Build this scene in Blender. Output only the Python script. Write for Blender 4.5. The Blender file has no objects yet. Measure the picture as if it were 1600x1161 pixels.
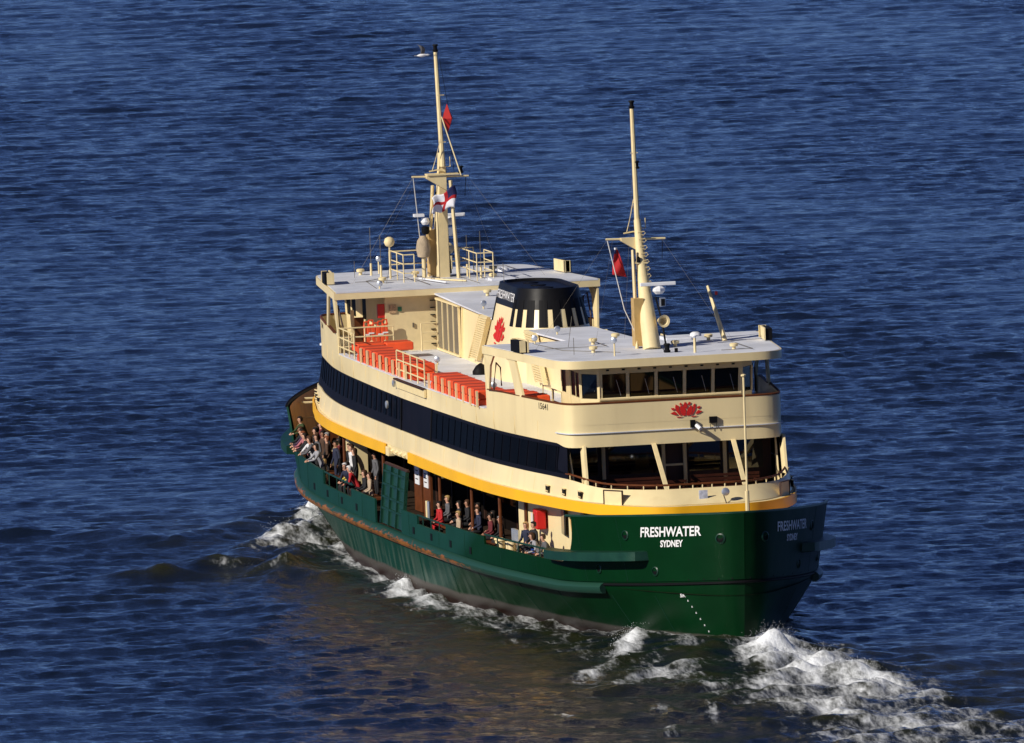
import bpy, bmesh, math, random
import numpy as np
from mathutils import Vector, Matrix

random.seed(7)
rng = np.random.default_rng(11)
scene = bpy.context.scene
C = scene.collection

# ------------------------------------------------------------------ camera
AZ, EL, ROLL, DIST = math.radians(11.44), math.radians(4.93), math.radians(2.12), 700.0
d = Vector((math.cos(EL) * math.cos(AZ), -math.cos(EL) * math.sin(AZ), math.sin(EL)))
r = Vector((math.sin(AZ), math.cos(AZ), 0))
u = d.cross(r)
cam_right = r * math.cos(ROLL) - u * math.sin(ROLL)
cam_up = r * math.sin(ROLL) + u * math.cos(ROLL)
cam = bpy.data.objects.new('camera', bpy.data.cameras.new('camera'))
C.objects.link(cam)
pos = Vector((0, 0, 3.75)) + d * DIST
m = Matrix((cam_right, cam_up, d)).transposed().to_4x4()
m.translation = pos
cam.matrix_world = m
cam.data.sensor_width = 36.0
cam.data.lens = 44.27 * DIST / 1600 * 36
cam.data.shift_x = -55.8 / 1600
cam.data.shift_y = 148.5 / 1600
cam.data.clip_start = 1.0
cam.data.clip_end = 30000.0
scene.camera = cam

# ------------------------------------------------------------------ sky and sun
SUN_EL = math.radians(31)
sun_h = Vector((0.40, -0.92, 0)).normalized()          # towards the sun, on the ground plane
world = bpy.data.worlds.new('World')
scene.world = world
world.use_nodes = True
wn = world.node_tree.nodes
sky = wn.new('ShaderNodeTexSky')
sky.sky_type = 'NISHITA'
sky.sun_disc = False
sky.sun_elevation = SUN_EL
sky.sun_rotation = math.atan2(sun_h.x, sun_h.y)
sky.air_density = 0.28
sky.dust_density = 0.0
sky.ozone_density = 6.0
wn['Background'].inputs['Strength'].default_value = 0.088
hsv = wn.new('ShaderNodeHueSaturation'); hsv.inputs['Saturation'].default_value = 1.02; hsv.inputs['Hue'].default_value = 0.510      # the photograph's deep winter blue
world.node_tree.links.new(sky.outputs['Color'], hsv.inputs['Color'])
world.node_tree.links.new(hsv.outputs['Color'], wn['Background'].inputs['Color'])
sl = bpy.data.lights.new('sun', 'SUN')
sl.energy = 4.9
sl.angle = math.radians(0.5)
sl.color = (1.0, 0.93, 0.82)
sun = bpy.data.objects.new('sun', sl)
C.objects.link(sun)
to_sun = Vector((sun_h.x * math.cos(SUN_EL), sun_h.y * math.cos(SUN_EL), math.sin(SUN_EL)))
sun.rotation_euler = (-to_sun).to_track_quat('-Z', 'Y').to_euler()
scene.view_settings.view_transform = 'Standard'
scene.view_settings.look = 'None'
scene.view_settings.exposure = 0.0
scene.view_settings.gamma = 1.0

# ------------------------------------------------------------------ materials
MATS = {}
def mat(name, col, rough=0.5, metal=0.0, var=0.0, scale=3.0, bump=0.0, spec=0.5, streak=None, streak_amt=0.0, bscale=None, bstretch=None):
    """procedural paint: base colour, soft blotches, optional vertical run-off streaks, fine relief"""
    if name in MATS: return MATS[name]
    mt = bpy.data.materials.new(name); mt.use_nodes = True
    n = mt.node_tree.nodes; l = mt.node_tree.links
    b = n['Principled BSDF']
    b.inputs['Base Color'].default_value = (*col, 1)
    b.inputs['Roughness'].default_value = rough
    b.inputs['Metallic'].default_value = metal
    b.inputs['Specular IOR Level'].default_value = spec
    tc = n.new('ShaderNodeTexCoord')
    colout = None
    if var > 0:
        no = n.new('ShaderNodeTexNoise'); no.inputs['Scale'].default_value = scale; no.inputs['Detail'].default_value = 5
        l.new(tc.outputs['Object'], no.inputs['Vector'])
        hs = n.new('ShaderNodeMapRange'); hs.inputs[1].default_value = 0.25; hs.inputs[2].default_value = 0.75
        hs.inputs[3].default_value = 1 - var; hs.inputs[4].default_value = 1 + var * 0.6
        l.new(no.outputs['Fac'], hs.inputs[0])
        mx = n.new('ShaderNodeMix'); mx.data_type = 'RGBA'; mx.blend_type = 'MULTIPLY'; mx.inputs[0].default_value = 1
        mx.inputs[6].default_value = (*col, 1)
        l.new(hs.outputs[0], mx.inputs[7]); colout = mx.outputs[2]
        rr = n.new('ShaderNodeMapRange'); rr.inputs[3].default_value = max(0.02, rough - 0.1); rr.inputs[4].default_value = min(1, rough + 0.12)
        l.new(no.outputs['Fac'], rr.inputs[0]); l.new(rr.outputs[0], b.inputs['Roughness'])
    if streak is not None:
        mp = n.new('ShaderNodeMapping'); mp.inputs['Scale'].default_value = (1.3, 1.3, 0.12)
        l.new(tc.outputs['Object'], mp.inputs['Vector'])
        s = n.new('ShaderNodeTexNoise'); s.inputs['Scale'].default_value = 1.6; s.inputs['Detail'].default_value = 6
        l.new(mp.outputs[0], s.inputs['Vector'])
        cr = n.new('ShaderNodeMapRange'); cr.inputs[1].default_value = 0.5; cr.inputs[2].default_value = 0.75
        cr.inputs[3].default_value = 0; cr.inputs[4].default_value = streak_amt
        l.new(s.outputs['Fac'], cr.inputs[0])
        m2 = n.new('ShaderNodeMix'); m2.data_type = 'RGBA'
        l.new(cr.outputs[0], m2.inputs[0]); m2.inputs[7].default_value = (*streak, 1)
        if colout is not None: l.new(colout, m2.inputs[6])
        else: m2.inputs[6].default_value = (*col, 1)
        colout = m2.outputs[2]
    if colout is not None: l.new(colout, b.inputs['Base Color'])
    if bump > 0:
        bn = n.new('ShaderNodeTexNoise'); bn.inputs['Scale'].default_value = bscale or scale * 4; bn.inputs['Detail'].default_value = 4
        if bstretch:
            bm_ = n.new('ShaderNodeMapping'); bm_.inputs['Scale'].default_value = bstretch
            l.new(tc.outputs['Object'], bm_.inputs['Vector']); l.new(bm_.outputs[0], bn.inputs['Vector'])
        else: l.new(tc.outputs['Object'], bn.inputs['Vector'])
        bp = n.new('ShaderNodeBump'); bp.inputs['Strength'].default_value = bump; bp.inputs['Distance'].default_value = 0.05
        l.new(bn.outputs['Fac'], bp.inputs['Height']); l.new(bp.outputs[0], b.inputs['Normal'])
    MATS[name] = mt
    return mt

CREAM = mat('cream paint', (0.82, 0.675, 0.375), 0.36, var=0.08, scale=0.5, streak=(0.55, 0.41, 0.20), streak_amt=0.22, bump=0.16, bscale=1.0, bstretch=(1.7, 1.7, 0.10))
CREAM2 = mat('cream trim', (0.77, 0.63, 0.35), 0.55, var=0.10, scale=3.0, spec=0.25)
YELLOW = mat('yellow paint', (0.90, 0.47, 0.012), 0.42, var=0.08, scale=0.7, bump=0.05, bscale=1.5)
DECK = mat('pale grey deck paint', (0.68, 0.70, 0.76), 0.6, var=0.16, scale=0.6, streak=(.50, .48, .46), streak_amt=.35)
WHITE = mat('white paint', (0.78, 0.79, 0.82), 0.4, var=0.06)
NAVY = mat('navy window band', (0.0075, 0.008, 0.014), 0.5, var=0.3, scale=1.0, bump=0.05, bscale=0.8, spec=0.03)
BANDGLASS = mat('tinted band glass', (0.0022, 0.0024, 0.0038), 0.3, var=0.6, scale=0.9, spec=0.01)
GLASS = mat('dark glass', (0.003, 0.004, 0.006), 0.04, var=0.0, spec=0.7)
BLACK = mat('black paint', (0.007, 0.007, 0.008), 0.42, var=0.3, scale=1.5, bump=0.10, bscale=1.2, spec=0.14)
BLACKM = mat('black hardware', (0.006, 0.006, 0.007), 0.6, spec=0.12)
RED = mat('red paint', (0.55, 0.012, 0.008), 0.45)
LOTUS = mat('red emblem', (0.58, 0.014, 0.010), 0.55)
FLOAT = mat('orange red float skin', (0.80, 0.085, 0.018), 0.55, var=0.22, scale=2.5, bump=0.12)
WOOD = mat('varnished wood', (0.12, 0.036, 0.011), 0.55, var=0.35, scale=4, spec=0.2)
WOODD = mat('dark wood panelling', (0.040, 0.013, 0.006), 0.6, var=0.4, scale=3)
OCHRE = mat('ochre bulwark lining', (0.62, 0.36, 0.12), 0.6, var=0.25, scale=1.5, streak=(0.2, 0.09, 0.03), streak_amt=0.6)
SHADEIN = mat('interior shade panel', (0.007, 0.005, 0.004), 0.8, spec=0.05)  # near-black colour stands in for the deep shade of the open interior
GREY = mat('grey steel', (0.17, 0.145, 0.105), 0.45, metal=0.2, var=0.25, scale=1.0)
STEEL = mat('bright steel', (0.55, 0.58, 0.62), 0.35, metal=0.7)
LETTER = mat('white lettering', (0.82, 0.82, 0.82), 0.5)
INK = mat('dark lettering', (0.05, 0.035, 0.02), 0.6)
BLUE = mat('blue plastic', (0.01, 0.08, 0.5), 0.4)
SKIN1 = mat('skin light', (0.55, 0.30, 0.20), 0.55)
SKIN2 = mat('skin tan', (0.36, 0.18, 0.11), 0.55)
ROPE = mat('rope', (0.6, 0.58, 0.55), 0.8)

def green_paint():
    mt = bpy.data.materials.new('green hull paint'); mt.use_nodes = True
    n = mt.node_tree.nodes; l = mt.node_tree.links; b = n['Principled BSDF']
    tc = n.new('ShaderNodeTexCoord'); sp = n.new('ShaderNodeSeparateXYZ'); l.new(tc.outputs['Object'], sp.inputs[0])
    # two tones: blue-green amidships, blending to deep green towards the near end
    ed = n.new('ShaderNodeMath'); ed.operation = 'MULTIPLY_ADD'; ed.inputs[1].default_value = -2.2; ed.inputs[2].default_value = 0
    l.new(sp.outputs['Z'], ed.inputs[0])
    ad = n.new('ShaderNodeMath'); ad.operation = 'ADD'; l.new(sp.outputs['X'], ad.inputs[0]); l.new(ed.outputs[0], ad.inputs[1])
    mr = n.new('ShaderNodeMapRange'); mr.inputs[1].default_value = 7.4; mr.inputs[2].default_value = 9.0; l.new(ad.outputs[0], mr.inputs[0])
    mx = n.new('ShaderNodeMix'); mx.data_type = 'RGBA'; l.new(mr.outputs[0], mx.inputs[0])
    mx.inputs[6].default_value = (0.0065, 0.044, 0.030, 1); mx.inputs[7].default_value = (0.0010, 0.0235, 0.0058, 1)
    no = n.new('ShaderNodeTexNoise'); no.inputs['Scale'].default_value = 0.8; no.inputs['Detail'].default_value = 6; l.new(tc.outputs['Object'], no.inputs['Vector'])
    mu = n.new('ShaderNodeMix'); mu.data_type = 'RGBA'; mu.blend_type = 'MULTIPLY'; mu.inputs[0].default_value = 1
    hr = n.new('ShaderNodeMapRange'); hr.inputs[3].default_value = 0.7; hr.inputs[4].default_value = 1.3; l.new(no.outputs['Fac'], hr.inputs[0])
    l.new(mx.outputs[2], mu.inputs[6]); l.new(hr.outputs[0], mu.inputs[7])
    # salt run-off below the belting
    mp = n.new('ShaderNodeMapping'); mp.inputs['Scale'].default_value = (1.5, 1.5, 0.14); l.new(tc.outputs['Object'], mp.inputs['Vector'])
    sn = n.new('ShaderNodeTexNoise'); sn.inputs['Scale'].default_value = 1.4; sn.inputs['Detail'].default_value = 7; l.new(mp.outputs[0], sn.inputs['Vector'])
    sr = n.new('ShaderNodeMapRange'); sr.inputs[1].default_value = 0.46; sr.inputs[2].default_value = 0.72; sr.inputs[4].default_value = 0.42; l.new(sn.outputs['Fac'], sr.inputs[0])
    zl = n.new('ShaderNodeMapRange'); zl.inputs[1].default_value = 1.75; zl.inputs[2].default_value = 0.9; l.new(sp.outputs['Z'], zl.inputs[0])
    xl = n.new('ShaderNodeMapRange'); xl.inputs[1].default_value = 20; xl.inputs[2].default_value = 6; l.new(sp.outputs['X'], xl.inputs[0])
    m1 = n.new('ShaderNodeMath'); m1.operation = 'MULTIPLY'; l.new(sr.outputs[0], m1.inputs[0]); l.new(zl.outputs[0], m1.inputs[1])
    m2 = n.new('ShaderNodeMath'); m2.operation = 'MULTIPLY'; l.new(m1.outputs[0], m2.inputs[0]); l.new(xl.outputs[0], m2.inputs[1])
    ms = n.new('ShaderNodeMix'); ms.data_type = 'RGBA'; l.new(m2.outputs[0], ms.inputs[0]); l.new(mu.outputs[2], ms.inputs[6]); ms.inputs[7].default_value = (0.16, 0.20, 0.16, 1)
    # boot-top: worn grey band and red-brown bottom paint
    wav = n.new('ShaderNodeTexNoise'); wav.inputs['Scale'].default_value = 0.25; l.new(tc.outputs['Object'], wav.inputs['Vector'])
    zz = n.new('ShaderNodeMath'); zz.operation = 'MULTIPLY_ADD'; zz.inputs[1].default_value = 0.22; zz.inputs[2].default_value = 0.0; l.new(wav.outputs['Fac'], zz.inputs[0])
    zs = n.new('ShaderNodeMath'); zs.operation = 'ADD'; l.new(zz.outputs[0], zs.inputs[0]); l.new(sp.outputs['Z'], zs.inputs[1])
    g1 = n.new('ShaderNodeMapRange'); g1.inputs[1].default_value = 0.62; g1.inputs[2].default_value = 0.54; l.new(zs.outputs[0], g1.inputs[0])
    b1 = n.new('ShaderNodeMix'); b1.data_type = 'RGBA'; l.new(g1.outputs[0], b1.inputs[0]); l.new(ms.outputs[2], b1.inputs[6]); b1.inputs[7].default_value = (0.075, 0.068, 0.058, 1)
    g2 = n.new('ShaderNodeMapRange'); g2.inputs[1].default_value = 0.46; g2.inputs[2].default_value = 0.22; l.new(zs.outputs[0], g2.inputs[0])
    b2 = n.new('ShaderNodeMix'); b2.data_type = 'RGBA'; l.new(g2.outputs[0], b2.inputs[0]); l.new(b1.outputs[2], b2.inputs[6]); b2.inputs[7].default_value = (0.022, 0.011, 0.008, 1)
    l.new(b2.outputs[2], b.inputs['Base Color'])
    b.inputs['Roughness'].default_value = 0.42; b.inputs['Specular IOR Level'].default_value = 0.14
    bn = n.new('ShaderNodeTexNoise'); bn.inputs['Scale'].default_value = 0.9; bn.inputs['Detail'].default_value = 3; l.new(tc.outputs['Object'], bn.inputs['Vector'])
    bp = n.new('ShaderNodeBump'); bp.inputs['Strength'].default_value = 0.3; bp.inputs['Distance'].default_value = 0.08
    l.new(bn.outputs['Fac'], bp.inputs['Height']); l.new(bp.outputs[0], b.inputs['Normal'])
    return mt
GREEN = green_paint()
GREENF = mat('green fitting paint', (0.005, 0.040, 0.022), 0.4, var=0.3, scale=2.0, bump=0.06)

def belting_paint():
    mt = mat('belting paint', (0.012, 0.055, 0.036), 0.45)
    n = mt.node_tree.nodes; l = mt.node_tree.links; b = n['Principled BSDF']
    tc = n['Texture Coordinate']
    sp = n.new('ShaderNodeSeparateXYZ'); l.new(tc.outputs['Object'], sp.inputs[0])
    no = n.new('ShaderNodeTexNoise'); no.inputs['Scale'].default_value = 2.6; no.inputs['Detail'].default_value = 10; no.inputs['Roughness'].default_value = 0.75
    bmap = n.new('ShaderNodeMapping'); bmap.inputs['Scale'].default_value = (.55, .55, 2.2); l.new(tc.outputs['Object'], bmap.inputs['Vector'])
    l.new(bmap.outputs[0], no.inputs['Vector'])
    zr = n.new('ShaderNodeMapRange'); zr.inputs[1].default_value = 1.92; zr.inputs[2].default_value = 1.72; zr.inputs[3].default_value = -0.2; zr.inputs[4].default_value = 0.06
    l.new(sp.outputs['Z'], zr.inputs[0])
    xr = n.new('ShaderNodeMapRange'); xr.inputs[1].default_value = 20; xr.inputs[2].default_value = 8; xr.inputs[3].default_value = -0.25; xr.inputs[4].default_value = 0.0
    l.new(sp.outputs['X'], xr.inputs[0])
    a1 = n.new('ShaderNodeMath'); a1.operation = 'ADD'; l.new(no.outputs['Fac'], a1.inputs[0]); l.new(zr.outputs[0], a1.inputs[1])
    a2 = n.new('ShaderNodeMath'); a2.operation = 'ADD'; l.new(a1.outputs[0], a2.inputs[0]); l.new(xr.outputs[0], a2.inputs[1])
    cr = n.new('ShaderNodeValToRGB')
    e = cr.color_ramp.elements
    e[0].position = 0.45; e[0].color = (0.012, 0.055, 0.036, 1)
    e[1].position = 0.52; e[1].color = (0.22, 0.075, 0.02, 1)
    x = e.new(0.64); x.color = (0.34, 0.14, 0.03, 1)
    x = e.new(0.72); x.color = (0.10, 0.03, 0.012, 1)
    l.new(a2.outputs[0], cr.inputs[0]); l.new(cr.outputs[0], b.inputs['Base Color'])
    return mt
BELTM = belting_paint()

# ------------------------------------------------------------------ mesh helpers
class MB:
    """collects simple solids, then links them as ONE mesh object"""
    def __init__(self): self.v = []; self.f = []; self.fm = []; self.mats = []; self.cur = 0
    def use(self, mt):
        if mt not in self.mats: self.mats.append(mt)
        self.cur = self.mats.index(mt); return self
    def add(self, vs, fs):
        o = len(self.v); self.v += [tuple(x) for x in vs]
        for f in fs: self.f.append([i + o for i in f]); self.fm.append(self.cur)
        return self
    def box(self, c, s, rz=0.0, M=None):
        hx, hy, hz = s[0] / 2, s[1] / 2, s[2] / 2
        vs = [Vector((x, y, z)) for z in (-hz, hz) for x, y in ((-hx, -hy), (hx, -hy), (hx, hy), (-hx, hy))]
        R = M if M is not None else Matrix.Rotation(rz, 3, 'Z')
        vs = [R @ v + Vector(c) for v in vs]
        return self.add(vs, [(3, 2, 1, 0), (4, 5, 6, 7), (0, 1, 5, 4), (1, 2, 6, 5), (2, 3, 7, 6), (3, 0, 4, 7)])
    def hexa(self, a):            # eight corners: lower four, then upper four
        return self.add(a, [(3, 2, 1, 0), (4, 5, 6, 7), (0, 1, 5, 4), (1, 2, 6, 5), (2, 3, 7, 6), (3, 0, 4, 7)])
    def tube(self, pts, rad, n=6, cap=True):
        pts = [Vector(p) for p in pts]; k = len(pts)
        rads = rad if isinstance(rad, (list, tuple)) else [rad] * k
        vs = []; fs = []
        for i, p in enumerate(pts):
            t = (pts[min(i + 1, k - 1)] - pts[max(i - 1, 0)]).normalized()
            a = t.cross(Vector((0, 0, 1))) if abs(t.z) < 0.95 else t.cross(Vector((1, 0, 0)))
            a.normalize(); b_ = t.cross(a)
            for j in range(n):
                th = 2 * math.pi * (j + 0.5) / n
                vs.append(p + (a * math.cos(th) + b_ * math.sin(th)) * rads[i])
        for i in range(k - 1):
            for j in range(n):
                j2 = (j + 1) % n
                fs.append((i * n + j, i * n + j2, (i + 1) * n + j2, (i + 1) * n + j))
        if cap: fs.append(tuple(range(n - 1, -1, -1))); fs.append(tuple((k - 1) * n + j for j in range(n)))
        return self.add(vs, fs)
    def lathe(self, c, prof, n=12, axis=(0, 0, 1)):
        ax = Vector(axis).normalized()
        a = ax.cross(Vector((0, 1, 0))) if abs(ax.y) < 0.9 else ax.cross(Vector((1, 0, 0)))
        a.normalize(); b_ = ax.cross(a); c = Vector(c)
        vs = []; fs = []
        for (h, rr) in prof:
            for j in range(n):
                th = 2 * math.pi * j / n
                vs.append(c + ax * h + (a * math.cos(th) + b_ * math.sin(th)) * rr)
        k = len(prof)
        for i in range(k - 1):
            for j in range(n):
                j2 = (j + 1) % n
                fs.append((i * n + j, i * n + j2, (i + 1) * n + j2, (i + 1) * n + j))
        fs.append(tuple(range(n - 1, -1, -1))); fs.append(tuple((k - 1) * n + j for j in range(n)))
        return self.add(vs, fs)
    def prism(self, poly, z0, z1):
        n = len(poly)
        vs = [(x, y, z0) for x, y in poly] + [(x, y, z1) for x, y in poly]
        fs = [tuple(range(n - 1, -1, -1)), tuple(range(n, 2 * n))] + [(i, (i + 1) % n, n + (i + 1) % n, n + i) for i in range(n)]
        return self.add(vs, fs)
    def strip(self, a, b_, closed=False):
        n = len(a)
        fs = [(i, (i + 1) % n, n + (i + 1) % n, n + i) for i in range(n if closed else n - 1)]
        return self.add(list(a) + list(b_), fs)
    def mesh(self, name, mt=None, smooth=0):
        me = bpy.data.meshes.new(name); me.from_pydata(self.v, [], self.f)
        if self.mats:
            for x in self.mats: me.materials.append(x)
            me.polygons.foreach_set('material_index', self.fm)
        elif mt: me.materials.append(mt)
        bm = bmesh.new(); bm.from_mesh(me); bmesh.ops.remove_doubles(bm, verts=bm.verts, dist=0.0004); bmesh.ops.recalc_face_normals(bm, faces=bm.faces); bm.to_mesh(me); bm.free()
        if smooth: 
            me.polygons.foreach_set('use_smooth', [True] * len(me.polygons)); me.set_sharp_from_angle(angle=math.radians(smooth))
        return me
    def build(self, name, mt=None, parent=None, smooth=0, solid=0.0, bevel=0.0):
        o = bpy.data.objects.new(name, self.mesh(name, mt, smooth)); C.objects.link(o)
        if parent: o.parent = parent
        if solid:
            s = o.modifiers.new('thickness', 'SOLIDIFY'); s.thickness = solid; s.offset = 0
            if smooth: s = o.modifiers.new('crisp', 'EDGE_SPLIT'); s.split_angle = math.radians(smooth)
        if bevel:
            s = o.modifiers.new('edge', 'BEVEL'); s.width = bevel; s.segments = 2; s.limit_method = 'ANGLE'
        return o
def link(name, me, parent=None, loc=(0, 0, 0), rot=(0, 0, 0), scl=(1, 1, 1)):
    o = bpy.data.objects.new(name, me); C.objects.link(o); o.location = loc; o.rotation_euler = rot; o.scale = scl
    if parent: o.parent = parent
    return o
def empty(name, loc=(0, 0, 0), parent=None):
    o = bpy.data.objects.new(name, None); C.objects.link(o); o.location = loc; o.empty_display_size = 0.3
    if parent: o.parent = parent
    return o
def tag(o, label, cat, group=None, kind=None):
    o['label'] = label
    if cat: o['category'] = cat
    if group: o['group'] = group
    if kind: o['kind'] = kind
    return o

def catmull(pts, n):
    P = np.array(pts, float); k = len(P)
    t = np.linspace(0, k - 1, n); i = np.clip(t.astype(int), 0, k - 2); f = (t - i)[:, None]
    p0 = P[np.maximum(i - 1, 0)]; p1 = P[i]; p2 = P[i + 1]; p3 = P[np.minimum(i + 2, k - 1)]
    return 0.5 * (2 * p1 + (p2 - p0) * f + (2 * p0 - 5 * p1 + 4 * p2 - p3) * f**2 + (3 * p1 - p0 - 3 * p2 + p3) * f**3)
def ring(half, n=60, lin=False):
    """quarter outline (x, half-width) from amidships to the end -> whole outline, -y side first"""
    q = np.array(half, float) if lin else catmull(half, n)
    q[:, 1] = np.maximum(q[:, 1], 0)
    a = [(-x, -w) for x, w in q[::-1]] + [(x, -w) for x, w in q[1:]]
    b_ = [(x, w) for x, w in q[::-1][1:]] + [(-x, w) for x, w in q[1:-1]]
    return a + b_
def at(rg, z): return [(x, y, z) for x, y in rg]
def offset_half(half, dd): return [(x - (dd if i == len(half) - 1 else dd * i / (len(half) - 1)), max(0, w - dd)) for i, (x, w) in enumerate(half)]

def text_mesh(s, size, name='lettering', mt=None, bold=0.0, extr=0.004, width=1.0, spacing=1.0):
    cu = bpy.data.curves.new('t', 'FONT'); cu.body = s; cu.size = size; cu.align_x = 'CENTER'; cu.align_y = 'CENTER'
    cu.extrude = extr; cu.offset = bold; cu.space_character = spacing; cu.resolution_u = 3
    ob = bpy.data.objects.new('t', cu); C.objects.link(ob)
    bpy.context.view_layer.update()
    dg = bpy.context.evaluated_depsgraph_get()
    me = bpy.data.meshes.new_from_object(ob.evaluated_get(dg)); me.name = name
    bpy.data.objects.remove(ob)
    if width != 1.0:
        for v in me.vertices: v.co.x *= width
    me.materials.clear()
    if mt: me.materials.append(mt)
    return me

# ------------------------------------------------------------------ water
def make_water():
    ca, sa = math.cos(AZ), math.sin(AZ)
    du = []; x = -95.0
    while x < 390: du.append(x); x += 0.19 if x < 50 else 0.19 + 0.16 * (x - 50) / 340
    far = 390 * 1.25 ** np.arange(1, 14); near = -95 * 1.35 ** np.arange(1, 12)
    U = np.concatenate([near[::-1], du, far])
    dv = np.arange(-30, 30.01, 0.2)
    side = 30 + np.cumsum(0.35 * 1.17 ** np.arange(0, 48))
    V = np.concatenate([-side[::-1], dv, side])
    su = np.gradient(U); sv = np.gradient(V)
    uu, vv = np.meshgrid(U, V, indexing='ij')
    sp = np.maximum(su[:, None] * 0.8, sv[None, :])
    X = -ca * uu + sa * vv; Y = sa * uu + ca * vv
    # wind sea: many short trains, none of them regular
    Z = np.zeros_like(X); DX = np.zeros_like(X); DY = np.zeros_like(X)
    wind = math.radians(178)
    NW = 110
    for i in range(NW):
        lam = 0.5 * (7.0 / 0.5) ** (((i + rng.random()) / NW) ** 1.15)
        th = wind + rng.normal(0, 0.85 if lam < 1.6 else 0.5)
        k = 2 * math.pi / lam
        steep = 0.034 if lam < 1.2 else (0.024 if lam < 2.6 else 0.013)
        A = steep / k * rng.uniform(0.5, 1.3)
        fade = np.clip((lam / sp - 2.2) / 2.0, 0, 1)
        ph = k * (math.cos(th) * X + math.sin(th) * Y) + rng.random() * 6.283
        Z += A * fade * np.sin(ph)
        c_ = A * fade * np.cos(ph) * 0.8
        DX += c_ * math.cos(th); DY += c_ * math.sin(th)
    # gust patches: the chop is stronger here, weaker there
    g = np.zeros_like(X)
    for i in range(26):
        lam = rng.uniform(9, 70); th = rng.normal(0, 1.0); k = 6.283 / lam
        g += np.sin(k * (math.cos(th) * X * 0.35 + math.sin(th) * Y * 1.4) + rng.random() * 6.283) * (lam / 70) ** .4
    g = np.clip(0.66 + 0.055 * g, 0.42, 0.95) * np.where(uu < 25, 1.0 + 0.25 * np.clip((25 - uu) / 60, 0, 1), 1.0)
    g = g * (1 - .18 * np.clip((uu - 40) / 200, 0, 1))
    Z *= g; 
    # ship's wash
    BL = [(33.9,0.57,0.59,0.93,5.66,-1.23,1.25,0.45),(38.6,0.96,3.71,0.80,6.27,-1.49,1.05,0.35),(45.0,1.31,5.28,0.83,6.10,-1.49,1.00,0.30),
    (44.6,-1.21,2.28,1.12,4.60,-1.05,0.90,0.15),(50.3,2.07,3.29,0.52,2.82,-0.70,0.75,0.20),(52.7,-1.69,5.20,1.16,4.81,-1.15,0.85,0.15),
    (59.3,-0.39,5.53,1.68,5.15,-1.23,0.80,0.12),(64.6,0.74,5.03,1.12,4.26,-1.05,0.60,0.10),(62.3,-2.97,2.60,1.31,3.57,-0.82,0.70,0.10),
    (56.3,2.21,3.64,0.41,1.96,-0.50,0.55,0.12),(72,2.5,7,2.0,5,-1.2,0.6,0.10),(82,4.0,8,2.4,5,-1.2,0.5,0.10),
    (29.6,-3.38,-5.37,1.87,2.37,-0.32,1.10,0.35),(37.0,-6.24,-1.51,1.03,2.12,-0.38,0.90,0.15),(39.0,-4.26,-1.35,1.91,2.79,-0.55,0.80,0.15),
    (26.3,-0.67,-0.24,0.83,2.24,-0.46,0.65,0.25),(34.5,-3.63,-1.04,1.09,1.95,-0.38,0.60,0.10),(50.7,-6.73,2.57,-0.19,2.12,-0.61,0.80,0.12),
    (57.0,-7.85,1.45,0.05,1.69,-0.42,0.70,0.10),(51.6,-5.21,2.66,-0.35,1.49,-0.52,0.80,0.12),(44.3,-3.64,3.76,0.11,2.34,-0.59,0.55,0.10),
    (49.8,-9.98,1.63,0.18,0.99,-0.23,0.60,0.05),(31.5,-1.6,-0.6,1.2,2.0,-0.4,0.62,0.1),(33.5,.2,.5,.9,3,-.5,.8,.2),(8,-7.2,7,0,2.6,-.5,.45,.05),(22,-6.6,8,.6,3,-.6,.42,.05),(30,-5.2,6,.8,3,-.6,.45,.05),(48,-3.2,9,.6,6,-1.2,.5,.05),(58,1.6,9,1.4,5,-1.1,.62,.08),(42,2.3,5,.8,3,-.6,.6,.15),(50,5.5,9,1.5,5,-1,.25,.05),(66,6.5,10,2,6,-1,.25,.05),(3.1,-5.96,-2.33,1.00,2.67,-0.41,1.15,0.35),(8.3,-6.20,3.89,-0.06,2.70,-0.66,0.95,0.20),
    (13.4,-5.74,5.02,0.27,3.03,-0.71,0.68,0.10),(18.5,-4.75,4.73,0.55,2.84,-0.65,0.60,0.10),(25.2,-4.34,3.08,0.67,1.97,-0.44,0.50,0.05),
    (20.3,-6.01,4.96,0.49,2.60,-0.60,0.50,0.05),(-7.6,-5.47,6.82,-0.49,1.94,-0.51,0.55,0.10),(-10.3,-5.40,8.10,-0.38,2.91,-0.73,0.50,0.05),
    (-29.0,-3.01,-1.52,0.94,2.56,-0.43,1.00,0.30),(-23.1,-3.87,1.17,0.53,3.06,-0.62,1.10,0.30),(-17.3,-6.41,-1.65,1.29,2.75,-0.47,0.95,0.25),
    (-16.3,-5.88,2.59,0.54,2.95,-0.62,0.80,0.15),(-16.0,-4.53,4.14,-0.20,2.54,-0.64,0.65,0.10),(-6.0,-8.56,-1.46,1.89,1.96,-0.35,0.50,0.12),
    (-15.5,-7.67,0.19,0.29,1.51,-0.29,0.70,0.10),
    # the same bow and side wash on the hidden side
    (-23.1,4.2,1.5,0.6,3,0.5,1.0,0.3),(-17,6.2,3,0.8,3,0.5,0.8,0.2),(3,6.3,5,0.3,2.5,0.5,0.7,0.15),(14,5.9,6,0.3,2.5,0.5,0.6,0.1)]
    foam = np.zeros_like(X); lift = np.zeros_like(X); churn = np.zeros_like(X)
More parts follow.
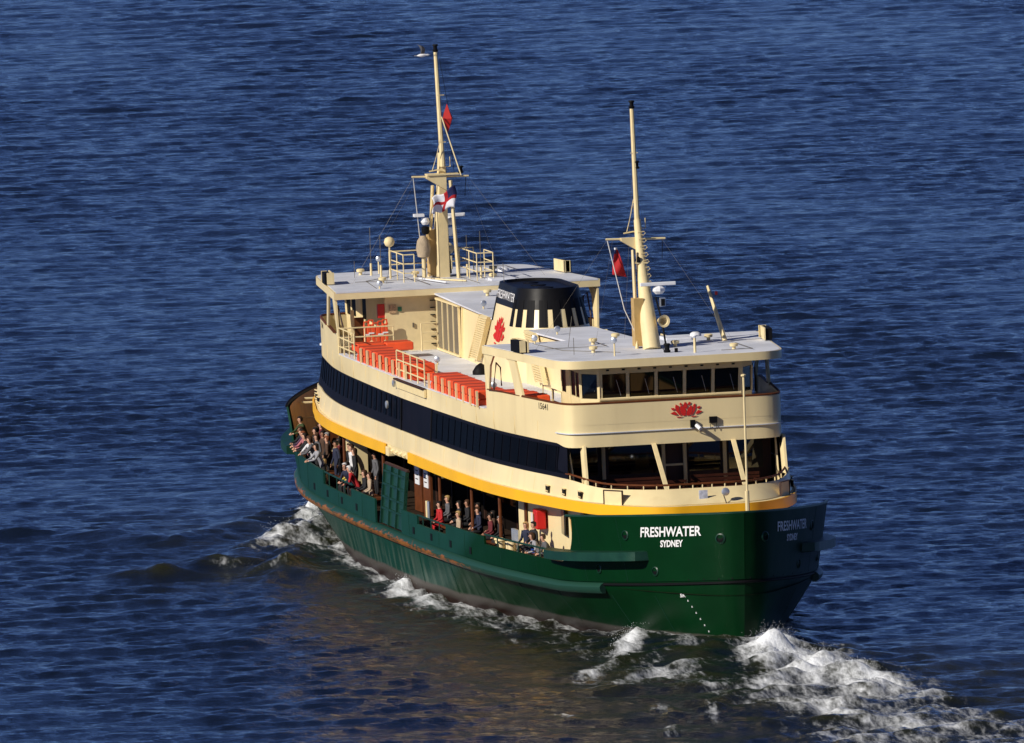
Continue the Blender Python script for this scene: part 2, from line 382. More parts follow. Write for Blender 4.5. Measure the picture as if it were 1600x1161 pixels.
    for (cx, cy, px, py, qx, qy, s, h) in BL:
        det = px * qy - py * qx
        ex, ey = X - cx, Y - cy
        m_ = (np.abs(ex) < 40) & (np.abs(ey) < 15)
        a = (ex[m_] * qy - ey[m_] * qx) / det; b_ = (px * ey[m_] - py * ex[m_]) / det
        r2 = a * a + b_ * b_
        e = np.exp(-r2 * 0.62)
        foam[m_] = np.maximum(foam[m_], s * 0.96 * e)
        lift[m_] = np.maximum(lift[m_], h * np.exp(-r2 * 1.3))
        churn[m_] = np.maximum(churn[m_], np.exp(-r2 * 0.16))
    wl_y = np.interp(np.abs(X), [0, 5, 10, 13.5, 16.5, 19.2, 22, 24.6, 27, 29.2, 30.8, 32.2], [5.6, 5.55, 5.25, 4.75, 4.2, 3.75, 3.3, 2.85, 2.25, 1.5, .85, 0])
    edge = (np.abs(Y) - wl_y)
    foam = np.maximum(foam, np.where((X > -27) & (X < 32), .62 * np.exp(-(np.maximum(edge - .2, 0) / .75) ** 2) * np.clip((X + 27) / 5, 0, 1), 0))
    # rolling boil of the propeller wash
    n1 = np.zeros_like(X)
    for i in range(40):
        lam = rng.uniform(0.5, 3.0); th = rng.random() * 6.283; k = 6.283 / lam
        n1 += np.sin(k * (math.cos(th) * X + math.sin(th) * Y) + rng.random() * 6.283) * (lam / 3) ** 0.7
    n1 /= 3.2
    fz = np.clip(foam, 0, 1.2)
    Z += 0.22 * lift * (1.0 + 0.7 * n1) + 0.095 * fz * n1
    # stern roller: trains spreading from the near end
    rr = np.hypot(X - 26, Y); ang = np.arctan2(Y, X - 26)
    Z += 0.10 * np.exp(-((rr - 22) / 22) ** 2) * np.exp(-(ang / 0.75) ** 2) * np.sin(rr * 1.25 + 1.5 * np.sin(3 * ang))
    Z += 0.50 * np.exp(-(((X - 30) / 6.5) ** 2 + ((Y + 1.2) / 3.0) ** 2))
    # bow wave crest running out from the far end
    s1 = (X + 27) ; off = -(3.6 + 0.22 * s1)
    Z += 0.22 * np.exp(-((Y - off * 1.05) / 0.9) ** 2) * np.exp(-((s1 - 14) / 16) ** 2) * (0.8 + 0.3 * n1)
    def ridge(pts, h, w):
        best = np.full(X.shape, 1e9)
        for (xa, ya), (xb, yb) in zip(pts[:-1], pts[1:]):
            t = np.clip(((X - xa) * (xb - xa) + (Y - ya) * (yb - ya)) / ((xb - xa) ** 2 + (yb - ya) ** 2), 0, 1)
            best = np.minimum(best, np.hypot(X - xa - t * (xb - xa), Y - ya - t * (yb - ya)))
        return h * np.exp(-(best / w) ** 2)
    R1 = ridge([(-6.8, -13.7), (-7.1, -12.0), (-8.3, -10.4), (-6.4, -8.9), (-2.4, -7.9)], .34, 1.1)
    R2 = ridge([(-12, -9.6), (-14.3, -8.0), (-16.9, -6.5), (-22.5, -4.0)], .22, 1.1)
    R3 = ridge([(-20, -8.8), (-23.7, -6.6), (-27.2, -4.5)], .28, 1.1)
    R4 = ridge([(-27, -15), (-25, -12.5), (-20, -10.2)], .22, 1.3)
    R5 = ridge([(20, -15), (14, -12.5), (8, -10.5)], .16, 1.3)
    Z += (R1 + R2 + R3 + R4 + R5) * (1 + .15 * n1)
    churn = np.maximum(churn, np.clip(R1 * 2.3 + R3 * 2.0, 0, .9))
    foam = np.maximum(foam, np.clip(ridge([(-7.4, -10.4), (-6.2, -9.0), (-2.4, -8.1)], .36, .7), 0, 1))
    # olive water stirred up round the hull and down its lee
    ch2 = np.exp(-(np.maximum(np.abs(Y + 4) - 3.0, 0) / 3.5) ** 2) * np.exp(-(np.maximum(np.abs(X - 18) - 38, 0) / 14) ** 2)
    churn = np.clip(np.maximum(churn * .9, 0.55 * ch2) * (0.75 + .35 * n1), 0, 1)
    co = np.stack([X + DX, Y + DY, Z], -1).reshape(-1, 3).astype(np.float32)
    nu, nv = len(U), len(V)
    me = bpy.data.meshes.new('water')
    me.vertices.add(nu * nv); me.vertices.foreach_set('co', co.ravel())
    ii = np.arange(nu - 1)[:, None] * nv + np.arange(nv - 1)[None, :]
    q = np.stack([ii, ii + 1, ii + nv + 1, ii + nv], -1).reshape(-1, 4)
    # u runs away from the camera: this order faces up
    me.loops.add(q.size); me.loops.foreach_set('vertex_index', q[:, ::-1].ravel().astype(np.int32))
    me.polygons.add(len(q)); me.polygons.foreach_set('loop_start', (np.arange(len(q)) * 4).astype(np.int32))
    me.polygons.foreach_set('loop_total', np.full(len(q), 4, np.int32))
    me.polygons.foreach_set('use_smooth', np.ones(len(q), bool))
    for nm, arr in (('foam', foam), ('churn', churn)):
        at_ = me.attributes.new(nm, 'FLOAT', 'POINT'); at_.data.foreach_set('value', arr.ravel().astype(np.float32))
    me.update(); me.validate()
    if me.polygons[len(q) // 2].normal.z < 0: me.flip_normals()
    # --- material
    mt = bpy.data.materials.new('harbour water'); mt.use_nodes = True
    n = mt.node_tree.nodes; l = mt.node_tree.links; b = n['Principled BSDF']
    tc = n.new('ShaderNodeTexCoord')
    fa = n.new('ShaderNodeAttribute'); fa.attribute_name = 'foam'
    ch = n.new('ShaderNodeAttribute'); ch.attribute_name = 'churn'
    wc = n.new('ShaderNodeMix'); wc.data_type = 'RGBA'; l.new(ch.outputs['Fac'], wc.inputs[0])
    wc.inputs[6].default_value = (0.0048, 0.0088, 0.0190, 1); wc.inputs[7].default_value = (0.019, 0.020, 0.0075, 1)
    b.inputs['Roughness'].default_value = 0.07; b.inputs['IOR'].default_value = 1.33
    # ripples
    def noise(scale, detail, rot=0.0, st=(1, 1, 1)):
        mp = n.new('ShaderNodeMapping'); mp.inputs['Rotation'].default_value = (0, 0, rot); mp.inputs['Scale'].default_value = st
        l.new(tc.outputs['Object'], mp.inputs['Vector'])
        t = n.new('ShaderNodeTexNoise'); t.inputs['Scale'].default_value = scale; t.inputs['Detail'].default_value = detail; t.inputs['Roughness'].default_value = 0.6
        l.new(mp.outputs[0], t.inputs['Vector']); return t
    r1 = noise(2.6, 7, 0.35, (1, 0.75, 1)); r2 = noise(8, 5, -0.3, (1, 0.8, 1))
    bp = n.new('ShaderNodeBump'); bp.inputs['Strength'].default_value = 1.0; bp.inputs['Distance'].default_value = 0.10; l.new(r1.outputs['Fac'], bp.inputs['Height'])
    bp2 = n.new('ShaderNodeBump'); bp2.inputs['Strength'].default_value = 0.6; bp2.inputs['Distance'].default_value = 0.03; l.new(r2.outputs['Fac'], bp2.inputs['Height']); l.new(bp.outputs[0], bp2.inputs['Normal'])
    l.new(bp2.outputs[0], b.inputs['Normal'])
    l.new(wc.outputs[2], b.inputs['Base Color'])
    # foam: lace and clots
    f1 = noise(1.0, 10, 0.25, (0.40, 1, 1)); f2 = noise(4.6, 10, 0.15, (.30, 1, 1))
    ad = n.new('ShaderNodeMath'); ad.operation = 'MULTIPLY_ADD'; ad.inputs[1].default_value = 1.5; ad.inputs[2].default_value = -0.78; l.new(f1.outputs['Fac'], ad.inputs[0])
    ad2 = n.new('ShaderNodeMath'); ad2.operation = 'MULTIPLY_ADD'; ad2.inputs[1].default_value = 1.3; l.new(f2.outputs['Fac'], ad2.inputs[0]); l.new(ad.outputs[0], ad2.inputs[2])
    ad3 = n.new('ShaderNodeMath'); ad3.operation = 'ADD'; l.new(ad2.outputs[0], ad3.inputs[0]); l.new(fa.outputs['Fac'], ad3.inputs[1])
    fr = n.new('ShaderNodeMapRange'); fr.interpolation_type = 'SMOOTHSTEP'; fr.inputs[1].default_value = 1.0; fr.inputs[2].default_value = 1.95; l.new(ad3.outputs[0], fr.inputs[0])
    gate = n.new('ShaderNodeMapRange'); gate.inputs[1].default_value = 0.12; gate.inputs[2].default_value = 0.4; l.new(fa.outputs['Fac'], gate.inputs[0])
    fm = n.new('ShaderNodeMath'); fm.operation = 'MULTIPLY'; l.new(fr.outputs[0], fm.inputs[0]); l.new(gate.outputs[0], fm.inputs[1])
    fb = n.new('ShaderNodeBsdfPrincipled'); fb.inputs['Base Color'].default_value = (0.82, 0.85, 0.88, 1); fb.inputs['Roughness'].default_value = 0.8
    fbp = n.new('ShaderNodeBump'); fbp.inputs['Strength'].default_value = 0.45; fbp.inputs['Distance'].default_value = 0.12; l.new(ad2.outputs[0], fbp.inputs['Height']); l.new(fbp.outputs[0], fb.inputs['Normal'])
    ms = n.new('ShaderNodeMixShader'); l.new(fm.outputs[0], ms.inputs[0]); l.new(b.outputs[0], ms.inputs[1]); l.new(fb.outputs[0], ms.inputs[2])
    l.new(ms.outputs[0], n['Material Output'].inputs['Surface'])
    me.materials.append(mt)
    # spray: droplets and flecks thrown off the foam crests
    p_ = np.clip(foam * np.clip(lift * 4, 0, 1) - .45, 0, 1).ravel() ** 1.5 * (sp.ravel() < .3)
    pick = rng.choice(p_.size, 8000, p=p_ / p_.sum())
    base = co[pick] + np.stack([rng.normal(0, .25, 8000), rng.normal(0, .20, 8000), np.abs(rng.normal(0, 1, 8000)) ** 1.3 * .055 * (0.3 + np.clip(lift.ravel()[pick] * 4, 0, 1.4))], -1)
    sz = rng.uniform(.003, .007, 8000)
    tet = np.array([(1, 1, 1), (-1, -1, 1), (-1, 1, -1), (1, -1, -1)], float)
    vs = (base[:, None, :] + tet[None] * sz[:, None, None] * rng.uniform(.5, 1.4, (8000, 4, 1))).reshape(-1, 3)
    fs = (np.arange(8000)[:, None, None] * 4 + np.array([(0, 1, 2), (0, 3, 1), (0, 2, 3), (1, 3, 2)])[None]).reshape(-1, 3)
    sm = bpy.data.meshes.new('spray'); sm.from_pydata(vs.tolist(), [], fs.tolist()); sm.materials.append(mat('spray white', (.82, .85, .88), .7))
    so = bpy.data.objects.new('spray', sm); C.objects.link(so); so['kind'] = 'stuff'; so['label'] = 'fine white spray thrown up along the wash of the ferry'
    o = bpy.data.objects.new('water', me); C.objects.link(o); o['kind'] = 'structure'
    o['label'] = 'choppy dark blue harbour water with white wash round the ferry'
    return o
make_water()

# ------------------------------------------------------------------ ferry: plans (x, half-width) from amidships to the end
ferry = empty('ferry')
tag(ferry, 'green and cream double ended passenger ferry with yellow band and black topped funnel', 'ferry')
WLN = [(0,5.6),(5,5.55),(10,5.25),(13.5,4.75),(16.5,4.2),(19.2,3.75),(22,3.3),(24.6,2.85),(27,2.25),(29.2,1.55),(30.8,.95),(31.7,.55),(32.05,.28),(32.2,0)]
BLT = [(0,5.9),(5,5.88),(10,5.78),(14,5.62),(17,5.4),(20,5.02),(22.5,4.62),(25,4.15),(27.2,3.5),(29.4,2.62),(31.1,1.68),(32.2,.95),(32.58,.48),(32.7,0)]
TOP = [(0,5.9),(5,5.88),(10,5.78),(14,5.65),(17,5.45),(20,5.2),(22.7,4.95),(25.4,4.5),(27.6,3.8),(29.6,2.88),(31.3,1.9),(32.45,1.05),(32.87,.52),(33.0,0)]
def sheer(x, z): 
    t = max(0.0, (abs(x) - 23.5) / 9.5)
    return 0.55 * t ** 1.25 * min(1.0, max(0.0, z / 1.75))
NQ = 140
qW, qB, qT = (np.maximum(catmull(p, NQ), 0) for p in (WLN, BLT, TOP))
def q_level(z):
    if z <= 0: return qW * np.array([1.0, 1.0]) * (1 + 0.06 * z) if z > -3 else qW * 0.8
    if z <= 1.75:
        t = (z / 1.75) ** 0.85; return qW * (1 - t) + qB * t
    t = (z - 1.75) / 2.45; return qB * (1 - t) + qT * t
def hull_w(x, z):
    q = q_level(z); return float(np.interp(abs(x), q[:, 0], q[:, 1]))
def hull_x(y, z):
    q = q_level(z); return float(np.interp(-abs(y), -q[:, 1], q[:, 0]))
MAIN_DECK = 1.95
def smooth(t): t = min(1, max(0, t)); return t * t * (3 - 2 * t)
def bulwark_top(x, side):
    ax = abs(x)
    if ax >= 24.0:
        base = 2.6 if x > 0 else 2.95
        t = min(1, (ax - 24.0) / 1.25)
        return base + (4.2 - base) * (1 - math.sqrt(max(0, 1 - t * t)) if t < 1 else 1)
    if x > 15.9: return 2.6
    if x > 10.4: return 2.86
    if x > 5.8: return 2.5
    if x > 3.1: return 2.8
    if x > -1.7: return 1.96
    if x > -6.2: return 2.8
    if x > -12.2: return 2.5
    return 2.98
BREAKS = [15.9, 10.4, 5.8, 3.1, -1.7, -6.2, -12.2]
def side_stations():
    """quarter-plan parameter values for the full length, with doubled stations at every step of the bulwark"""
    tq = np.linspace(0, NQ - 1, NQ)
    full = [(-1, t) for t in tq[::-1]] + [(1, t) for t in tq[1:]]
    vals = [s * t for s, t in full]
    for bx in BREAKS:
        t = np.interp(abs(bx), qB[:, 0], tq) * (1 if bx > 0 else -1)
        vals += [t - 0.02, t + 0.02]
    for ax in np.linspace(23.95, 25.3, 14):
        t = np.interp(ax, qB[:, 0], tq); vals += [t, -t]
    return sorted(set(vals))
ST = side_stations()
def hp(v, z):
    q = q_level(z); t = abs(v); i = min(int(t), NQ - 2); f = t - i
    p = q[i] * (1 - f) + q[i + 1] * f
    return p[0] * (1 if v >= 0 else -1), p[1]

def build_hull():
    b = MB()
    zs = [-1.6, -0.6, -0.2, 0.0, 0.2, 0.45, 0.7, 1.0, 1.3, 1.6, 1.75, MAIN_DECK]
    for side in (-1, 1):
        rows = [[(hp(v, z)[0], side * hp(v, z)[1], z) for v in ST] for z in zs]
        for a, c in zip(rows[:-1], rows[1:]): b.strip(a, c)
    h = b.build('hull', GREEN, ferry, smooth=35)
    # weather deck inside the shell
    rg = ring([(x, w) for x, w in q_level(MAIN_DECK)[::6]] + [tuple(q_level(MAIN_DECK)[-1])], lin=True)
    k = MB(); k.add([(x * 0.998, y * 0.995, MAIN_DECK - 0.03) for x, y in rg], [tuple(range(len(rg)))])
    k.build('main_deck', mat('main deck paint', (0.035, 0.022, 0.014), 0.8, var=0.2, spec=0.1), ferry)
    # bulwark plating, both sides
    for side in (-1, 1):
        b = MB()
        rows = []
        for f in (0, 0.25, 0.5, 0.75, 1):
            row = []
            for v in ST:
                xb, _ = hp(v, 1.75)
                zt = bulwark_top(xb, side); z = MAIN_DECK + (zt - MAIN_DECK) * f
                x, w = hp(v, z); row.append((x, side * w, z))
            rows.append(row)
        for a, c in zip(rows[:-1], rows[1:]): b.strip(a, c)
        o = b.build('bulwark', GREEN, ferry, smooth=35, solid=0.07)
        o['label'] = 'green bulwark on the sunlit side' if side < 0 else 'green bulwark on the shaded side'
        # ochre lining inside the raised ends
        for e in (-1, 1):
            b = MB(); lo = []; hi = []
            tt = np.linspace(np.interp(25.3, qT[:, 0], np.arange(NQ)), NQ - 1, 30)
            for t in tt:
                x, w = hp(t, 2.0); x2, w2 = hp(t, 4.15)
                lo.append((e * (x - 0.10), side * max(0, w - 0.10), 2.0)); hi.append((e * (x2 - 0.10), side * max(0, w2 - 0.10), 4.15))
            b.strip(lo, hi); b.build('bulwark_lining', OCHRE, o, smooth=40)
    # cap rail on the raised ends
    for e in (-1, 1):
        pts = []
        tt = np.linspace(np.interp(25.2, qT[:, 0], np.arange(NQ)), NQ - 1, 24)
        left = [(e * hp(t, 4.2)[0], -hp(t, 4.2)[1], 4.2) for t in tt]
        pts = left + [(x, -y, z) for x, y, z in left[::-1][1:]]
        MB().tube(pts, 0.045, 6).build('cap_rail', BLACKM if e < 0 else GREENF, h, smooth=40)
    # belting: heavy rubbing strake, scarred and rusty
    for side in (-1, 1):
        prof = [(-0.02, -0.19), (0.10, -0.19), (0.20, -0.10), (0.22, 0.02), (0.16, 0.10), (0.06, 0.15), (-0.02, 0.17)]
        tt = [v for v in ST if abs(hp(v, 1.75)[0]) < 26.9]
        rows = []
        for (o_, dz) in prof:
            row = []
            for v in tt:
                x, w = hp(v, 1.75); x0, w0 = hp(v - 0.3, 1.75); x1, w1 = hp(v + 0.3, 1.75)
                tx, ty = x1 - x0, w1 - w0; ln = math.hypot(tx, ty) or 1
                nx, ny = -ty / ln, tx / ln
                if ny < 0: nx, ny = -nx, -ny
                row.append((x + nx * o_, side * (w + ny * o_), 1.75 + dz))
            rows.append(row)
        b = MB()
        for a, c in zip(rows[:-1], rows[1:]): b.strip(a, c)
        for e in (0, -1): b.add([rw[e] for rw in rows], [tuple(range(len(rows)))])
        o = b.build('belting', BELTM, h, smooth=40)
        o['label'] = 'rust streaked rubbing strake'
    # flange round each blunt end, with its row of studs
    stud = MB().lathe((0, 0, 0), [(0, .05), (.05, .05), (.07, .02)], 6).mesh('stud', BLACKM)
    for e in (-1, 1):
        tt = np.linspace(np.interp(26.0, qB[:, 0], np.arange(NQ)), NQ - 1, 22)
        left = [(e * (hp(t, 1.85)[0] + .02), -hp(t, 1.85)[1] - .02, 1.85) for t in tt]
        MB().tube(left + [(x, -y, z) for x, y, z in left[::-1][1:]], 0.05, 6).build('flange', BLACKM, h, smooth=40)
        ys = [-3.4, -3.1, -2.75, -2.4, -2.0, -1.6, -1.2, -.8, -.4, .2, .6, 1.1, 1.6, 2.1, 2.6, 3.1]
        for y in ys:
            link('stud', stud, h, (e * hull_x(y, 1.96), y, 1.96))
    # butt welds between the side plates
    for x in (-20.5, -16.4, -8.9, -4.1, 4.4, 9.3, 13.2, 17.8, 21.6, 25.9, 28.4):
        for s_ in (-1, 1):
            zt = bulwark_top(x, s_) - .05
            MB().tube([(x, s_ * (hull_w(x, z) + .036), z) for z in np.linspace(2.0, zt, 5)], .011, 4).build('plate_seam', GREENF, h)
            MB().tube([(x + 1.1, s_ * (hull_w(x + 1.1, z) + .002), z) for z in np.linspace(.4, 1.5, 5)], .011, 4).build('plate_seam', GREENF, h)
    # freeing ports
    port = MB().box((0, 0, 0), (0.30, 0.06, 0.24)).mesh('freeing_port', BLACKM)
    for x in (-11.3, -8.2, -5.2, 5.2, 8.1, 11.1, 14.0, -14.5):
        for s in (-1, 1): link('freeing_port', port, h, (x, s * (hull_w(x, 2.2) + .02), 2.22))
    # mooring chocks: dark oval holes with a rim
    for e in (1, -1):
        for s in (-1, 1):
            for (y, z, rr) in ((3.2, 3.55, .14), (0.75, 3.35, .14), (3.75, 2.40, .13), (2.45, 2.30, .13)):
                x = hull_x(y, z); x2 = hull_x(y + .05, z); nrm = Vector((.05, -(x2 - x) * -1, 0)); nrm = Vector((1, -(hull_x(y + .1, z) - hull_x(y - .1, z)) / .2, 0)).normalized()
                nv = Vector((e * nrm.x, s * nrm.y, 0))
                c = Vector((e * x, s * y, z))
                a = MB().use(GREENF).lathe(c - nv * .02, [(0, rr * 1.35), (.07, rr * 1.3), (.09, rr), (.03, rr * .95)], 14, nv)
                a.use(BLACKM).lathe(c, [(.03, rr * .95), (.035, rr * .9)], 14, nv)
                a.build('mooring_chock', None, h, smooth=40)
    # sponson fenders near each corner
    for e in (1, -1):
        for s in (-1, 1):
            b = MB(); tops = []; bots = []; tin = []; bin_ = []
            for x in np.linspace(23.2, 29.7, 34):
                f = (x - 23.2) / 6.5
                w = hull_w(x, 2.95); dw = (hull_w(x + .1, 2.95) - hull_w(x - .1, 2.95)) / .2
                nn = Vector((-dw, 1, 0)).normalized()
                out = 0.50 * min(1, .55 + f * 1.2) * (1 if f < .93 else math.sqrt(max(0, 1 - ((f - .93) / .07) ** 2)))
                xo, wo = x + nn.x * out, w + nn.y * out
                tops.append((e * xo, s * wo, 2.98)); bots.append((e * xo, s * wo, 2.68)); tin.append((e * x, s * (w - .05), 3.02)); bin_.append((e * x, s * (w - .05), 2.64))
            b.strip(tin, tops); b.strip(tops, bots); b.strip(bots, bin_)
            for i in (0, -1): b.add([tin[i], tops[i], bots[i], bin_[i]], [(0, 1, 2, 3)])
            sp_ = b.build('sponson', GREENF, h, smooth=30)
    # names on the bow plating
    for e in (1, -1):
        for s in (-1, 1):
            for txt, size, zc, yc, wd in (('FRESHWATER', 0.46, 3.62, 2.12, 3.0), ('SYDNEY', 0.31, 3.22, 2.06, 1.12)):
                me = text_mesh(txt, size, 'lettering', LETTER, bold=0.010)
                span = max(v.co.x for v in me.vertices) - min(v.co.x for v in me.vertices)
                for v in me.vertices: v.co.x *= wd / span
                # wrap along the hull outline, following arc length
                z0 = zc; q = q_level(z0); qx, qw = q[::-1, 0], q[::-1, 1]
                arc = np.concatenate([[0], np.cumsum(np.hypot(np.diff(qx), np.diff(qw)))])
                a0 = np.interp(yc, qw, arc)
                for v in me.vertices:
                    lx, lz, dep = v.co.x, v.co.y, v.co.z
                    sgn = 1 if (s < 0) == (e > 0) else -1
                    a = a0 - lx * sgn                       # arc grows away from the stem
                    zz = z0 + lz; qq = q_level(zz)
                    wq = np.interp(abs(a), arc, qw); 
                    y = wq; x = np.interp(-y, -qq[:, 1], qq[:, 0])
                    v.co = (e * (x + 0.045 + dep), s * (y + 0.035), zz)
                o = link('lettering', me, h)
    # draught marks
    dash = MB().box((0, 0, 0), (.03, .04, .06)).mesh('draught_mark', LETTER)
    for k in range(6):
        z = 1.36 - k * .17; y = -1.6 + k * .12
        link('draught_mark', dash, h, (hull_x(y, z) + .004, y, z))
    me = text_mesh('5M', .16, 'draught_mark', LETTER, bold=.004)
    link('draught_mark', me, h, (hull_x(-1.75, 1.5) + .05, -1.75, 1.5), (math.radians(90), 0, math.radians(60)))
    # sheer: deck edge, belting and names all sweep up towards the ends
    seen = set()
    for o in [x for x in bpy.data.objects if x.type == 'MESH' and x.parent and (x.parent is h or x is h or x.name.startswith('bulwark') or x.parent.name.startswith('bulwark'))]:
        if o.location.length > 0: o.location.z += sheer(o.location.x, o.location.z); continue
        if o.data.name in seen: continue
        seen.add(o.data.name)
        for v in o.data.vertices: v.co.z += sheer(v.co.x, v.co.z)
    return h
hull = build_hull()

# ------------------------------------------------------------------ upper deck shell
APR = [(0,5.15),(4,5.17),(8,5.18),(12,5.12),(15,5.0),(18.5,4.67),(21,4.27),(23.5,3.84),(25.2,3.4),(26.6,2.75),(27.5,2.05),(27.85,1.4),(27.9,.7),(27.9,0)]
WB0 = [(0,5.09),(4,5.10),(8,5.08),(12,5.0),(15,4.86),(18.5,4.5),(21,4.12),(23.2,3.76),(24.8,3.32),(26.2,2.68),(27.1,2.0),(27.45,1.35),(27.5,.7),(27.5,0)]
SIL = [(0,5.06),(4,5.06),(8,5.01),(12,4.92),(15,4.74),(18.2,4.42),(20.6,4.08),(22.6,3.82),(24.0,3.38),(25.2,2.75),(26.05,2.0),(26.4,1.35),(26.45,.7),(26.45,0)]
WTP = [(0,5.02),(4,4.98),(8,4.90),(12,4.79),(15,4.62),(17.2,4.40),(19.2,4.16),(21.0,3.92),(21.9,3.70),(22.2,3.3),(22.3,2.4),(22.3,1.2),(22.3,0)]
F_HALF = [(0,4.98),(4,4.94),(8,4.89),(12,4.83),(15,4.66),(17.2,4.42),(19.2,4.16),(21.0,3.92),(21.9,3.70),(22.2,3.3),(22.3,2.4),(22.3,1.2),(22.3,0)]
N2 = 130
def qf(half): return np.maximum(catmull(half, N2), 0)
qA, qWB, qS, qWT, qF = map(qf, (APR, WB0, SIL, WTP, F_HALF))
def wat(q, x): return float(np.interp(abs(x), q[:, 0], q[:, 1]))
def sill_z(x): return 5.25 if abs(x) < 22.4 else 5.25 - 0.20 * smooth((abs(x) - 22.4) / 2.6)
def side_rows(q, z, side, t0=0, t1=None, e=0):
    """points along one side; e=0 whole length, +1/-1 only that end"""
    t1 = N2 if t1 is None else t1
    a = q[t0:t1]
    if e == 0: pts = [(-x, w) for x, w in a[::-1]] + [(x, w) for x, w in a[1:]]
    else: pts = [(e * x, w) for x, w in a]
    zf = z if callable(z) else (lambda x: z)
    return [(x, side * w, zf(x)) for x, w in pts]

shell = empty('upper_deck_house', parent=ferry)
def build_upper():
    # deck slab with white margin
    rgA = ring([tuple(p) for p in qA[::2]] + [tuple(qA[-1])], lin=True)
    MB().prism([(x * .997, y * .99) for x, y in rgA], 4.30, 4.595).build('deck_slab', CREAM2, shell)
    # yellow fascia, broken at the boarding doors
    for side in (-1, 1):
        for (x0, x1) in ((-30, -2.9), (0.9, 30)):
            lo = [p for p in side_rows(qA, 4.23, side) if x0 <= p[0] <= x1]; hi = [(x, y, 4.60) for x, y, z in lo]
            lo = [(x, y * 1.004, z) for x, y, z in lo]; hi = [(x, y * 1.004, z) for x, y, z in hi]
            b = MB(); b.strip(lo, hi)
            b.build('yellow_fascia', YELLOW, shell, smooth=40, solid=0.06)
        # boarding-door gear in the gap
        MB().box((-2.75, side * 5.05, 4.36), (.5, .35, .32)).build('door_motor', CREAM2, shell, bevel=.02)
        MB().box((-.9, side * 5.0, 4.45), (3.2, .12, .12)).build('door_track', CREAM2, shell)
        for k in range(4): MB().tube([(-2.2 + k * .75, side * 4.95, 4.5), (-2.2 + k * .75, side * 5.16, 4.36)], .09, 6).build('track_roller', CREAM2, shell)
    # cream apron below the windows, both sides, whole length and round the ends
    for side in (-1, 1):
        a = side_rows(qWB, 4.595, side); s_ = [(p[0], p[1], sill_z(p[0])) for p in side_rows(qS, 5.25, side)]
        mid = [((p[0] + q[0]) / 2, (p[1] + q[1]) / 2, (p[2] + q[2]) / 2) for p, q in zip(a, s_)]
        b = MB(); b.strip(a, mid); b.strip(mid, s_); b.build('apron', CREAM, shell, smooth=40, solid=0.06)
    # upper cream strake (7.05 amidships); the bridge bulwark continues it upward
    for side in (-1, 1):
        a = side_rows(qWT, lambda x: 6.40 if abs(x) < 21 else 6.40 - .12 * smooth((abs(x) - 21) / 1.0), side)
        c = side_rows(qF, 6.75, side); e_ = side_rows(qF, 7.05, side)
        b = MB(); b.strip(a, c); b.strip(c, e_); b.build('upper_strake', CREAM, shell, smooth=40, solid=0.05)
    # navy window band, inset a little
    iT = int(np.argmin(abs(qS[:, 0] - 22.3)))
    for side in (-1, 1):
        xb_ = np.linspace(-22.4, 22.4, 150)
        lo = [(x, side * wat(qS, x) * .997, 5.25) for x in xb_]
        hi = [(x * .975, side * wat(qWT, x * .975) * .997, 6.41) for x in xb_]
        band = MB().strip(lo, hi).build('window_band', NAVY, shell, smooth=40)
        # panes stand a centimetre proud
        def bandpt(x, f):
            y0, y1 = wat(qS, x), wat(qWT, x); return (x, side * ((y0 + (y1 - y0) * f) + .012), 5.25 + 1.15 * f)
        xs = np.arange(-21.5, 22.0, 0.98)
        for i, x in enumerate(xs):
            if -0.4 < x < 4.6: continue
            if x < 0: wdt, f0, f1 = 0.50, 0.30, 0.93
            else: wdt, f0, f1 = 0.86, 0.14, 0.90
            p = [bandpt(x - wdt / 2, f0), bandpt(x + wdt / 2, f0), bandpt(x + wdt / 2, f1), bandpt(x - wdt / 2, f1)]
            b = MB(); inn = [(a, c - side * .03, z) for a, c, z in p]
            b.add(p + inn, [(0, 1, 2, 3), (0, 1, 5, 4), (1, 2, 6, 5), (2, 3, 7, 6), (3, 0, 4, 7)])
            b.build('window_pane', BANDGLASS, band)
        for x in (-0.75, 4.55):
            p0, p1 = bandpt(x, 0.0), bandpt(x, 1.0)
            MB().tube([p0, p1], .025, 5).build('band_seam', BLACKM, band)
    # plating seams on the strake and apron (butt welds)
    for side in (-1, 1):
        b = MB()
        for x in np.arange(-20, 21, 2.45):
            y = wat(qF, x) + .028
            b.box((x, side * y, 6.9 - .17), (.03, .012, .6))
            y0 = wat(qWB, x) + .02; y1 = wat(qS, x) + .03
            b.hexa([(x - .015, side * y0, 4.62), (x + .015, side * y0, 4.62), (x + .015, side * (y0 + .012), 4.62), (x - .015, side * (y0 + .012), 4.62),
                    (x - .015, side * y1, 5.22), (x + .015, side * y1, 5.22), (x + .015, side * (y1 + .012), 5.22), (x - .015, side * (y1 + .012), 5.22)])
        b.build('weld_seams', CREAM2, shell)
    # open ends: raked pillars, handrail, saloon bulkhead, benches
    for e in (1, -1):
        for (yb, yt, xb, xt, wd) in ((-3.46, -3.22, 23.55, 22.1, .62), (-1.13, -0.78, 25.85, 22.2, .15), (1.62, 2.0, 25.72, 22.2, .15), (3.52, 3.86, 23.45, 21.55, .62)):
            b = MB(); zb = sill_z(xb) - .02; zt = 6.34
            side_ = abs(yb) > 2
            dx, dy = (wd / 2, 0.04) if side_ else (0.05, wd / 2)
            def sec(x, y, z): return [(e * (x - dx), y - dy, z), (e * (x + dx), y - dy, z), (e * (x + dx), y + dy, z), (e * (x - dx), y + dy, z)]
            b.hexa(sec(xb, yb, zb) + sec(xt, yt, zt)); b.build('raked_pillar', CREAM2, shell)
        # handrail
        idx = [i for i in range(N2) if qS[i, 0] > 21.9]
        left = [(e * (qS[i, 0] - .06), -max(0, qS[i, 1] - .06), sill_z(qS[i, 0]) + .16) for i in idx]
